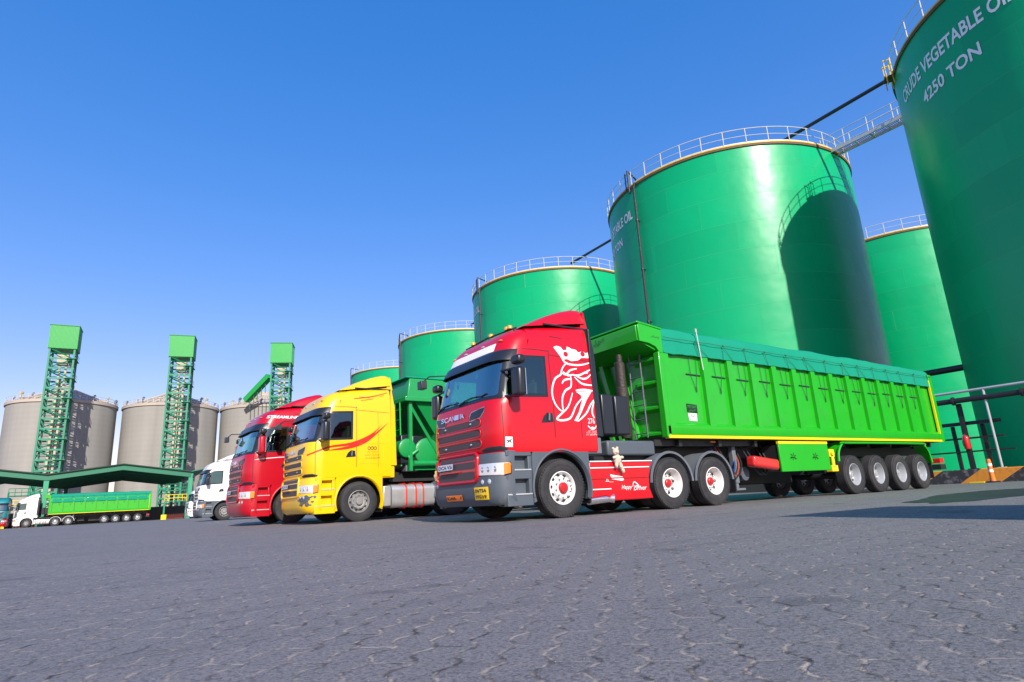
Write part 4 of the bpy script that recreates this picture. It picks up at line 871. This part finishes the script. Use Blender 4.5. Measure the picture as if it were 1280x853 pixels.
    for i in range(nx+1):
        x=.13+(L-.08)*i/nx; row=[]
        for j in range(ny+1):
            a=-1+2*j/ny; 
            if abs(a)>.74:
                s_=(abs(a)-.74)/.26; y=(1.17+.085*s_)*(1 if a>0 else -1); z=3.90-.06*(1-s_)*0-drop*s_
            else: y=1.17*a/.74; z=3.90+.10*(1-(a/.74)**2)
            z+=.02*math.sin(x*2.1+1)*(1-abs(a))+.022*noise.noise(Vector((x*1.3,a*2,0))); z-=.05*max(0,(x-8)/5.5)*(1 if abs(a)<.8 else .6)
            if abs(a)<.99: y+=.018*noise.noise(Vector((x*5,z*4,1+a)))+.012*math.sin(x*7+z*2)*(abs(a)>.74)
            if abs(a)>.97: z+=.018*abs(math.sin(x*PI/.45))
            row.append((x,y,z))
        rows.append(row)
    V=b.grid(rows); b.bm.faces.new(V[0]); b.bm.faces.new(V[-1][::-1]); tp=b.build('tarp',top,t,ang=70)
    if detail>0:
        for sg in (-1,1):
            b=MB(); n=60; P=[(.15+(L-.1)*i/n,sg*(H+.022),3.66-.03*(i/n)-.012*abs(math.sin(i*.9))) for i in range(n+1)]; b.tube(P,.007,5)
            for x in ribs[1:]: 
                jj=rnd.uniform(-.1,.1); b.tube([(x-.3+jj,sg*(H+.018),3.645),(x-.25,sg*(H+.02),3.30)],.006,4); b.ball((x-.3+jj,sg*(H+.02),3.65),.022,seg=8)
                if rnd.random()<.5: b.tube([(x-.3+jj,sg*(H+.018),3.645),(x+.12,sg*(H+.02),3.30)],.005,4)
            b.build('tarp_rope',ROPE,tp)
    # chassis
    b=MB()
    for sg in (-1,1): b.bx(.2,L-.4,sg*.55,sg*.42,1.05,1.42)
    for i in range(10): x=.5+i*(L-1.2)/9; b.bx(x-.05,x+.05,-1.1,1.1,1.28,1.42)
    b.build('chassis',BLK,t)
    b=MB(); b.bx(-.2,3.2,-1.0,1.0,1.30,1.43); b.build('king_pin_plate',BLK,t)
    if detail>0: b=MB(); b.bx(1.9,3.8,.1,1.1,.42,1.28); b.build('spare_wheel_carrier',BLK,t,bevel=.05)
    if detail>0: b=MB(); b.bx(4.2,6.6,.2,1.2,.40,1.30); b.build('tool_box',BLK,t,bevel=.03)
    b=MB(); b.bx(.05,L,-1.12,1.12,1.435,1.50); b.build('floor',BLK,t)
    ax=[ax0+sp*i for i in range(4)]
    b=MB(); [b.cyl((x,-1.0,.52),(x,1.0,.52),.08,n=10) for x in ax]
    for sg in (-1,1): [b.bx(x-.5,x+.5,sg*.68,sg*.60,.62,.70) for x in ax]
    b.build('axles',BLK,t)
    for sg in (-1,1):
        for x in ax: wheel(t,x,sg*1.12,sg,wheels)
        if plain: continue
        # mudguard rail
        P=[(6.55,sg*1.2,.85),(6.62,sg*1.2,1.10),(6.85,sg*1.2,1.30),(7.2,sg*1.2,1.345),(11.5,sg*1.2,1.345),(11.85,sg*1.2,1.27),(12.05,sg*1.2,1.05),(12.12,sg*1.2,.75)]
        b=MB(); sm=smooth(P,4)
        b.grid([[(p[0],sg*1.25,p[2]) for p in sm],[(p[0],sg*1.25,p[2]+.06 if 6.7<p[0]<11.95 else p[2]) for p in sm],[(p[0],sg*.9,p[2]+.05) for p in sm]]); b.tube([(p[0],sg*1.25,p[2]+.03) for p in sm],.035,6); b.build('mudguard',body,t,ang=50)
        b=MB(); b.bx(12.12,12.14,sg*1.22,sg*.8,.3,.85); b.build('mud_flap',BLK,t)
    # landing legs, valves, boxes
    for sg in (-1,1):
        b=MB(); b.bx(2.55,2.68,sg*.88,sg*.76,.45,1.35); b.bx(2.57,2.66,sg*.86,sg*.78,.33,.5); b.bx(2.45,2.78,sg*.95,sg*.7,.28,.33); b.tube([(2.6,sg*.8,1.0),(3.1,sg*.6,1.3)],.03,6); b.build('landing_leg',GREYL,t,bevel=.01)
    if not plain:
     b=MB(); b.bx(3.9,6.12,-1.245,-1.19,.66,1.33); bx_=b.build('side_locker',body,t,bevel=.012)
     b=MB(); b.bx(3.92,6.10,-1.18,-.75,.68,1.31); b.build('locker_body',BLK,bx_)
     b=MB(); b.bx(3.9,6.12,-1.25,-1.19,1.334,1.40); b.build('yellow_trim',YSTR,bx_)
    if detail>1:
        for x in (4.45,5.45):
            b=MB(); fs=lambda u,v:Vector((u,-1.248,v))
            for k_ in range(6): a=k_*PI/3+.3; b.stroke([(x+.03*math.cos(a),1.02+.02*math.sin(a)),(x+.14*math.cos(a),1.02+.10*math.sin(a))],.03,fs)
            b.stroke([(x-.15,.96),(x,1.0),(x+.15,.96)],.02,fs); b.build('locker_emblem',DECB,bx_,normals=False)
        b=MB(); b.box((3.28,-1.16,.88),(1.0,.26,.26),Matrix.Rotation(R(6),3,'Y')); b.build('extinguisher_case',REDL,t,bevel=.07,seg=4)
        b=MB(); b.bx(6.22,6.52,-1.22,-1.05,.62,.78); b.bx(6.2,6.45,-1.22,-1.05,1.0,1.2); b.cyl((6.33,-1.2,.75),(6.33,-1.2,1.05),.05); b.cyl((6.30,-1.27,1.10),(6.30,-1.2,1.10),.07); b.build('brake_valves',YSTR,t,bevel=.01)
        b=MB(); b.cyl((2.9,-.9,.66),(2.9,.9,.66),.16,n=18); b.build('air_tank',GREYP,t)
        for i,(x,mt_) in enumerate(((2.15,mat('blue_hose',(.02,.06,.2),.5)),(2.3,RUST),(2.4,BLK),(3.3,BLK),(3.45,BLK))):
            b=MB(); b.tube(smooth([(x-.3,-.8,1.3),(x-.1,-.95,.8),(x+.1,-1.0,.62),(x+.4,-.9,.9),(x+.5,-.7,1.25)]),.022,6); b.build('brake_hose',mt_,t)
        b=MB(); b.ball((1.6,-1.1,1.38),.05,(2.2,.5,.35)); b.build('side_marker',AMB,t)
    # rear
    b=MB(); b.bx(L,L+.06,-H+.02,H-.02,1.5,3.55); b.build('tailgate',body,t,bevel=.01)
    for sg in (-1,1): b=MB(); b.bx(L-.12,L+.10,sg*(H+.01),sg*(H-.08),1.45,3.7); b.build('rear_post',body,t,bevel=.01)
    b=MB(); b.bx(L-.16,L-.121,-H-.012,-H+.05,1.7,3.5); b.build('reflective_strip',YSTR,t)
    b=MB(); b.bx(L-.4,L+.0,-1.15,1.15,.55,.72); b.bx(L-.35,L-.25,-.6,-.5,.7,1.4); b.bx(L-.35,L-.25,.5,.6,.7,1.4); b.build('rear_underrun',BLK,t)
    for sg in (-1,1): b=MB(); b.bx(L-.3,L-.0,sg*1.12,sg*.8,.76,.92); b.build('tail_light',REDL,t)
    return t
# ---------------------------------------------------------------- truck 1
t1=tractor((5.575,10.0,0),0,RED,'red tractor unit with white griffin head emblem and white header board above its visor',lower=GREYP,griffin=True,header=DECW)
RIBS=[.48+ .895*i for i in range(15)]
RIBS=[.15]+[1.45+.905*i for i in range(14)]
tr1=tipper((10.0,10.02,0),0,'large lime green tipping trailer under a teal net, coupled to the red griffin truck',[.15]+[.62+.905*i for i in range(14)][1:],L=13.35)
# plush toy hanging over the side skirt
pt=empty('plush_toy',(8.37,8.70,.78),0,'worn cream plush toy hanging over the red side skirt behind the cab','toy')
b=MB(); b.ball((0,0,.22),.085,(1,.8,1.25)); b.ball((-.035,-.01,.37),.07,(1,.9,1)); b.ball((-.085,-.0,.43),.03); b.ball((.02,0,.44),.03)
b.ball((.06,-.02,.10),.045,(.9,.9,1.7),rot=Matrix.Rotation(R(-15),3,'Y')); b.ball((.10,-.02,.02),.04,(.9,.9,1.5),rot=Matrix.Rotation(R(-25),3,'Y')); b.ball((-.05,-.02,.12),.04,(.9,.9,1.4)); b.ball((.09,-.03,.26),.035,(1.6,.9,.9)); b.ball((-.09,-.03,.26),.035,(1.5,.9,.9)); b.ball((-.05,-.06,.36),.03,(1,1,.8))
b.build('body',FUR,pt)
# ---------------------------------------------------------------- truck 2 (yellow) with bulk trailer
YP=(4.50,17.38,0); YR=R(1.57)
t2=tractor(YP,YR,YEL,'yellow tractor unit with red side swooshes and a scraped front corner',front='g',rear='g',fair='tanks')
mw=lambda off:(lambda u,v:CAB.side(u,v,off))
def yel_decals(t):
    b=MB(); mv=mw(.007)
    def blade(P,Q): b.conf([smooth(P,4)+smooth(Q,4)[::-1]],mv,.12,.12)
    blade([(.10,1.78),(.6,1.98),(1.2,2.08),(1.75,2.30),(2.15,2.62)],[(.10,1.74),(.6,1.93),(1.2,2.01),(1.75,2.24),(2.15,2.62)])
    blade([(.5,1.86),(1.1,1.98),(1.6,2.16),(2.0,2.42),(2.32,2.66)],[(.5,1.86),(1.1,1.90),(1.6,2.06),(2.0,2.36),(2.32,2.66)])
    b.build('red_swoosh',DECR,t,normals=False)
    b=MB(); b.stroke([(1.3,3.30),(1.6,3.34),(1.9,3.40),(2.3,3.52)],.03,mv); b.stroke([(1.5,3.25),(1.9,3.33),(2.2,3.44)],.02,mv); b.build('roof_flash',DECR,t,normals=False)
    for i in range(3): 
        b=MB(); x=1.72+.09*i; b.stroke([(x-.04,1.93),(x,1.88),(x+.04,1.93),(x,1.97),(x-.04,1.93)],.02,mv); b.build('badge',DECB,t,normals=False)
    for z,x0,x1,s_ in ((1.80,1.66,1.98,'شركة المتحدة'),(1.72,1.60,2.04,'للنقل بالشاحنات'),(1.64,1.60,2.04,'هاتف ٤٤٥٧٧')): text_on(t,s_,mv,x0,z,x1-x0,.05,DECB)
    b=MB(); P=rrect(1.45,2.14,1.52,2.06,.03); b.tube([CAB.side(*p,.004) for p in P],.004,4,True); b.build('panel_outline',YSTR,t)
    # scrapes on the bumper corner
    b=MB(); r3=random.Random(3)
    for i in range(60):
        q=-r3.gauss(.98,.14); z=r3.gauss(.60,.07); rr=r3.uniform(.006,.045)
        b.conf([[(q+rr*(.6+1.9*r3.random())*math.cos(a_*PI/4),min(.76,z+rr*.7*(1+.6*r3.random())*math.sin(a_*PI/4))) for a_ in range(8)]],lambda u,v:BUMP.q(u,v,.004+.0002*i),.1,.1)
    b.build('scrape_marks',GREYP,t,normals=False)
yel_decals(t2)
def bulk(loc,rz,label):
    t=empty('bulk_trailer',loc,rz,label,'trailer'); G=mat('bulk_green_paint',(.006,.27,.06),.4,coat=.3,var=.1,dirt=(.05,.22,.08),dlo=.6,dhi=.85)
    b=MB()
    top=[(2.9,-1.25),(12.5,-1.25),(12.5,1.25),(2.9,1.25)]
    b.hull8([(2.9,-1.24,3.42),(12.5,-1.24,3.42),(12.5,1.24,3.42),(2.9,1.24,3.42)],[(3.0,-1.2,4.0),(12.5,-1.2,4.0),(12.5,1.2,4.0),(3.0,1.2,4.0)]); b.build('hopper_body',G,t,bevel=.03)
    b=MB(); b.bx(4.05,4.1,-1.2,1.2,1.45,3.29); b.bx(4.1,12.3,-1.2,-1.15,1.6,3.29); b.build('body_panel',G,t)
    b=MB(); b.bx(2.82,12.56,-1.28,1.28,3.30,3.44); b.build('rim_beam',G,t,bevel=.02)
    b=MB(); b.bx(2.88,12.5,-1.22,1.22,4.002,4.05); b.build('top_cover',NETT,t,bevel=.02)
    for x0,x1 in ((3.2,7.5),(7.6,12.2)):
        b=MB(); xm=(x0+x1)/2; b.hull8([(x0,-1.15,3.3),(x1,-1.15,3.3),(x1,1.15,3.3),(x0,1.15,3.3)],[(xm-.3,-.3,1.35),(xm+.3,-.3,1.35),(xm+.3,.3,1.35),(xm-.3,.3,1.35)]); b.build('hopper_cone',G,t)
    b=MB(); 
    for y in (-.9,-.55): b.tube([(2.86,y,1.45),(2.82,y,3.3)],.022,6)
    for k_ in range(6): b.tube([(2.85,-.9,1.6+.3*k_),(2.85,-.55,1.6+.3*k_)],.016,6)
    b.build('ladder',LIMED,t)
    for sg in (-1,1): b=MB(); b.bx(3.0,3.1,sg*1.15,sg*1.05,1.3,3.3); b.tube([(3.05,sg*1.1,3.2),(4.2,sg*1.1,1.4)],.05,6); b.build('frame_post',G,t)
    b=MB(); b.cyl((2.95,-1.1,1.95),(2.95,-.1,1.95),.27,n=24); b.ball((2.95,-1.1,1.95),.27,(1,.16,1),24); b.build('air_tank',G,t,ang=40)
    b=MB(); b.cyl((3.62,-1.05,1.85),(3.62,0,1.85),.40,n=28); b.ball((3.62,-1.05,1.85),.40,(1,.14,1),28); b.build('blower_tank',G,t,ang=40)
    b=MB(); b.bx(3.2,4.4,-1.1,.4,1.32,1.44); b.cyl((4.2,-1.2,1.5),(3.1,-1.2,1.5),.08); b.tube([(3.1,-1.1,1.5),(3.0,-1.1,1.7),(3.3,-1.1,1.9)],.05,8); b.build('discharge_pipe',G,t)
    b=MB(); b.cyl((2.9,-.4,1.55),(3.3,-.4,1.55),.16,n=14); b.bx(3.0,3.4,-.9,-.6,1.3,1.7); b.build('blower_motor',GREYL,t,bevel=.02)
    b=MB(); 
    for sg in (-1,1): b.bx(2.4,12.4,sg*.55,sg*.42,1.08,1.3)
    b.build('chassis',BLK,t)
    for x in (8.4,9.75,11.1):
        for sg in (-1,1): wheel(t,x,sg*1.12,sg,'trailer_g')
    b=MB(); [b.cyl((x,-1,.52),(x,1,.52),.08) for x in (8.4,9.75,11.1)]; b.bx(5.4,5.5,-.9,-.8,.3,1.1); b.build('axles',BLK,t)
    return t
bulk((4.5,17.38,0),YR,'green bulk hopper trailer with ladder and round air tanks behind the yellow cab')
# ---------------------------------------------------------------- truck 3 (dark red), 4 (white)
t3=tractor((3.69,20.95,0),R(1.96),RED2,'all red tractor unit with white roof lettering, between the yellow and white trucks',lower=RED2,front='g',rear='g',fair='plain')
text_on(t3,'STREAMLINE',mw(.007),.62,3.20,.95,.09,DECW,bold=.02,shear=.3)
b=MB(); b.stroke([(.3,1.92),(.8,1.97),(1.3,2.0)],.02,mw(.007)); b.build('pin_stripe',DECW,t3,normals=False)
tipper((8.1,21.12,0),R(1.96),'green tipping trailer coupled to the all red truck, mostly hidden',[.15]+[.62+.905*i for i in range(14)][1:],detail=0,group='green tipping trailers')
t4=tractor((5.38,42.5,0),R(.3),WHT,'white tractor unit with grey lower bumper half hidden by the red truck\'s nose',lower=GREYP,front='g',rear='g',detail=1,fair='plain')
tipper((9.8,42.52,0),R(.3),'green tipping trailer behind the half hidden white truck',[.15]+[.62+.905*i for i in range(14)][1:],detail=0)
t5=tractor((10.35,89.0,0),R(2),WHT,'distant white tractor unit peeping out left of the nearer white truck',lower=WHT,front='g',rear='g',detail=0,fair='plain')
# ---------------------------------------------------------------- far trucks
t6=tractor((-7.6,100.4,0),R(-3),WHT,'distant all white tractor unit under the canopy edge pulling the far green trailer',lower=WHT,front='g',rear='s',detail=1,fair='plain',group='distant trucks by the canopy')
tipper((-4.05,100.4-.18,0),R(-3),'distant green tipping trailer under a teal net at the canopy',[.15]+[1.35+1.18*i for i in range(9)],L=11.1,detail=1,ax0=6.0,sp=1.25,plain=True,drop=1.0)
t7=tractor((-9.25,97.5,0),R(88),TEAL,'teal truck with a red bumper cut off by the left edge of the photo',lower=RED2,front='g',rear='g',detail=0,group='distant trucks by the canopy',lowcab=True,fair='plain')

# ---------------------------------------------------------------- silos
def silo(c,H,RR,label,full=True):
    t=empty('grain_silo',(c[0],c[1],0),math.atan2(-c[1],-c[0]),label,'silo','concrete grain silos')
    n=80; b=MB(); b.grid([[(RR*math.cos(2*PI*i/n),RR*math.sin(2*PI*i/n),z) for i in range(n)] for z in (0,H*.25,H*.5,H*.75,H)],close=True); b.build('wall',CONC,t)
    b=MB(); b.lathe([(RR+.05,H-.5),(RR+.25,H-.5),(RR+.25,H+.15),(RR-.1,H+.15)],axis='z',n=n); b.build('ring_beam',CONCR,t)
    b=MB(); b.lathe([(RR-.1,H+.1),(RR*.6,H+1.9),(RR*.2,H+3.8),(1.6,H+4.3),(1.6,H+5.0),(.01,H+5.2)],axis='z',n=n); rf=b.build('roof',CONCR,t)
    b=MB()
    for i in range(36):
        a=2*PI*i/36; b.tube([(RR*math.cos(a),RR*math.sin(a),H+.2),(RR*.6*math.cos(a),RR*.6*math.sin(a),H+2.0),(RR*.2*math.cos(a),RR*.2*math.sin(a),H+3.9)],.10,4)
    b.build('roof_ribs',CONCR,rf)
    b=MB(); 
    for z in (.7,1.25): b.tube([(RR*math.cos(2*PI*i/60),RR*math.sin(2*PI*i/60),H+z) for i in range(60)],.05,4,True)
    for i in range(48): a=2*PI*i/48; b.cyl((RR*math.cos(a),RR*math.sin(a),H),(RR*math.cos(a),RR*math.sin(a),H+1.25),.05,n=4)
    b.build('roof_railing',RAILW,t)
    r3=random.Random(int(c[0]*10))
    for i in range(9):
        a=R(-80+20*i+r3.uniform(-6,6)); rr=RR*r3.uniform(.78,.95); z=H+.3+(RR-rr)/RR*4; s_=r3.uniform(.4,.8)
        b=MB(); b.cyl((rr*math.cos(a),rr*math.sin(a),z),(rr*math.cos(a),rr*math.sin(a),z+s_*1.3),s_*.35,n=10); b.cyl((rr*math.cos(a),rr*math.sin(a),z+s_*1.3),(rr*math.cos(a)+.3,rr*math.sin(a)+.3,z+s_*1.9),s_*.5,n=10); b.build('roof_fan',BEIGE if i%2 else GREYL,t)
    return t
def pol(bd,d): return (d*math.cos(R(bd)),d*math.sin(R(bd)))
SD=[(99.4,'concrete grain silo at the far left edge of the yard'),(92.3,'concrete grain silo at the left edge of the photo behind its green tower'),(85.02,'second concrete grain silo from the left, above the far green trailer'),(77.9,'third concrete grain silo, behind the red truck\'s roof')]
for bd,lb in SD[1:]:
    silo(pol(bd,178),27.0,10.75,lb)
def tower(c,rz,label,W=4.3,H=36.0,HB=41.0,chute=1):
    t=empty('elevator_tower',(c[0],c[1],0),rz,label,'tower','green grain elevator towers'); h=W/2
    for sx in (-1,1):
        for sy in (-1,1): b=MB(); b.bx(sx*h-.17,sx*h+.17,sy*h-.17,sy*h+.17,0,H); b.build('post',TGRN,t)
    n=17; b=MB(); 
    for k_ in range(1,n+1):
        z=H*k_/n
        for s_ in (-1,1): b.bx(-h,h,s_*h-.09,s_*h+.09,z-.17,z+.17); b.bx(s_*h-.09,s_*h+.09,-h,h,z-.17,z+.17); b.tube([(-h,s_*h,z-1),(h,s_*h,z-1)],.06,4); b.tube([(s_*h,-h,z-1),(s_*h,h,z-1)],.06,4)
        z0=z-H/n
        for s_ in (-1,1):
            a,c_=(-h,h) if k_%2 else (h,-h); b.tube([(a,s_*h,z0),(c_,s_*h,z)],.11,4); b.tube([(s_*h,a,z0),(s_*h,c_,z)],.11,4); b.tube([(a,s_*h,z0),(a*.2,s_*h,z)],.07,4)
    b.build('bracing',TGRN,t)
    for k_ in range(2,n,2):
        z=H*k_/n; b=MB(); b.bx(-h-.5,h+.3,-h-.5,-h+1.2,z,z+.08)
        for q in (-h-.45,): b.tube([(-h-.5,q,z+1.1),(h+.3,q,z+1.1)],.05,4); b.tube([(-h-.5,q,z+.6),(h+.3,q,z+.6)],.04,4)
        b.build('platform',TGRN,t)
    for y in (-.75,.35): b=MB(); b.bx(-.35,.0,y-.2,y+.2,0,H-3); b.build('elevator_leg',BEIGE,t)
    b=MB(); b.cyl((.9,.1,0),(.9,.1,H-6),.22,n=8); b.build('spout_pipe',BEIGE,t)
    b=MB()
    for k_ in range(24): 
        z=1.5*k_; b.bx(.9,h-.2,.6,.75,z,z+.06); b.tube([(1.0,.7,z),(h-.2,.7,z+1.5)],.05,4)
    b.build('stairs',TGRN,t)
    hd=MB(); hd.bx(-.9,.5,-1.0,.9,H-3.2,H-1.2); hd.cyl((-.2,-1.1,H-1.3),(-.2,1.0,H-1.3),.75,n=16); hd.tube([(-.2,-1.2,H-2.4),(-.2,-1.9,H-4)],.25,8); hd.build('elevator_head',BEIGE,t,bevel=.05)
    b=MB(); b.bx(-h-.35,h+.35,-h-.35,h+.35,H,HB)
    for i in range(24):
        y=-h-.3+(W+.6)*i/23; b.bx(-h-.42,-h-.352,y-.05,y+.05,H+.02,HB-.02); b.bx(y-.05,y+.05,-h-.42,-h-.352,H+.02,HB-.02)
    hh=b.build('head_house',HEADG,t); b=MB(); b.bx(-h-.5,h+.5,-h-.5,h+.5,HB,HB+.2); b.build('roof',TGRN,hh)
    return t
TW=[(92.75,158,'green lattice elevator tower in front of the leftmost silo'),(84.6,158,'green lattice elevator tower in front of the second silo'),(76.6,160,'green lattice elevator tower with a sloping gallery, above the red truck\'s cab')]
for bd,d,lb in TW:
    c=pol(bd,d); tower(c,R(bd-8 ) ,lb)
# sloping gallery from the third silo roof to the third tower
ga=empty('conveyor_gallery',(0,0,0),0,'green covered conveyor rising from the third silo roof to its tower','conveyor')
a=Vector((*pol(77.6,160),33.0)); c=Vector((*pol(79.4,165),27.6))
ga.location=a; b=MB(); d=(c-a); q=d.to_track_quat('Y','Z').to_matrix(); b.box(d/2,(1.6,d.length,1.3),q); b.build('gallery_cover',HEADG,ga)
b=MB()
for k_ in range(1,6): p=d*(k_/6); b.cyl((p.x,p.y,p.z-.5),(p.x,p.y,p.z-3.2),.09,n=4)
b.build('gallery_struts',TGRN,ga)
# ---------------------------------------------------------------- canopy
ca=empty('canopy',(*pol(88.0,105),0),R(-2),'dark green open canopy with a gable roof on posts before the silos','canopy')
bay=17.45; VZ,RZ=6.75,8.0; dep=38
def gable(x0,x1,xm):
    b=MB(); 
    for xa,za,xb,zb in ((x0,VZ,xm,RZ),(xm,RZ,x1,VZ)):
        b.hull8([(xa,0,za-.75),(xb,0,zb-.75),(xb,0,zb),(xa,0,za)],[(xa,.35,za-.75),(xb,.35,zb-.75),(xb,.35,zb),(xa,.35,za)])
    b.build('fascia_beam',CGRN,ca)
    b=MB()
    for xa,za,xb,zb in ((x0,VZ,xm,RZ),(xm,RZ,x1,VZ)):
        b.hull8([(xa,-.3,za+.003),(xb,-.3,zb+.003),(xb,-.3,zb+.14),(xa,-.3,za+.14)],[(xa,dep,za+.003),(xb,dep,zb+.003),(xb,dep,zb+.14),(xa,dep,za+.14)])
    b.build('roof_sheet',mat('shaded_roof_sheet',(.008,.045,.03),.7,var=.2),ca)  # sheet colour darkened to hold the shade of the canopy underside
    for y in (5,11,17,23,29,35):
        b=MB()
        for xa,za,xb,zb in ((x0,VZ,xm,RZ),(xm,RZ,x1,VZ)): b.hull8([(xa,y,za-.5),(xb,y,zb-.5),(xb,y,zb),(xa,y,za)],[(xa,y+.25,za-.5),(xb,y+.25,zb-.5),(xb,y+.25,zb),(xa,y+.25,za)])
        b.build('rafter',CGRN,ca)
xL=-8.7; xR=8.75
gable(xL,xR,.0); gable(xL-bay,xL,xL-bay/2-.0); 
b=MB(); b.hull8([(xR,-.3,VZ+.003),(xR+2.5,-.3,VZ+.5),(xR+2.5,-.3,VZ+.64),(xR,-.3,VZ+.14)],[(xR,dep,VZ+.003),(xR+2.5,dep,VZ+.5),(xR+2.5,dep,VZ+.64),(xR,dep,VZ+.14)]); b.build('eave_sheet',CGRN,ca)
for x in (xL,xR,xL-bay):
    for y in (.1,dep-.5):
        b=MB(); b.prism([(x-.22,0),(x+.22,0),(x+.30,VZ-.1),(x-.30,VZ-.1)],y,y+.35); b.build('post',mat('post_green_paint',(.03,.30,.16),.5,var=.1),ca)
# loading stands under the canopy
def stand(bd,d,w_,label,yellow=True):
    t=empty('loading_stand',(*pol(bd,d),0),R(bd-90),label,'stand','green loading stands under the canopy')
    for sx in (-1,1):
        for y in (0,1.6): b=MB(); b.bx(sx*w_/2-.1,sx*w_/2+.1,y,y+.2,0,4.6); b.build('leg',TGRN,t)
    for z in (2.55,4.1): b=MB(); b.bx(-w_/2,w_/2,0,1.8,z,z+.12); b.build('deck',TGRN,t)
    for z in (2.55,4.1):
        b=MB(); 
        for zz in (.5,1.0): b.tube([(-w_/2,-.05,z+zz),(w_/2,-.05,z+zz)],.05,5)
        for k_ in range(6): x=-w_/2+w_*k_/5; b.cyl((x,-.05,z),(x,-.05,z+1.0),.04,n=5)
        b.build('guard_rail',YSTR if z<3 else TGRN,t)
    b=MB(); b.bx(-w_/2-.3,-w_/2+.4,-.3,.3,0,.7); b.build('footing',YSTR,t)
    b=MB()
    for k_ in range(9): x=-w_/2+.5+(w_-.8)*k_/8; b.tube([(x-.2,-.1,.05),(x,-.1,.75),(x+.2,-.1,.05)],.05,5)
    b.build('hose_rack',RUST,t)
    return t
stand(84.2,107,2.9,'green steel stand with a yellow rail beside the right canopy post'); stand(93.9,107,3.4,'green steel stand behind the far white cab under the canopy')
wl=MB(); wl.box((-2,128,1.1),(60,.3,2.2)); tag(wl.build('yard_wall',mat('dark_wall',(.10,.10,.09),.9)),'low dark yard wall at the foot of the silos','wall')
print('objects',len(bpy.data.objects))
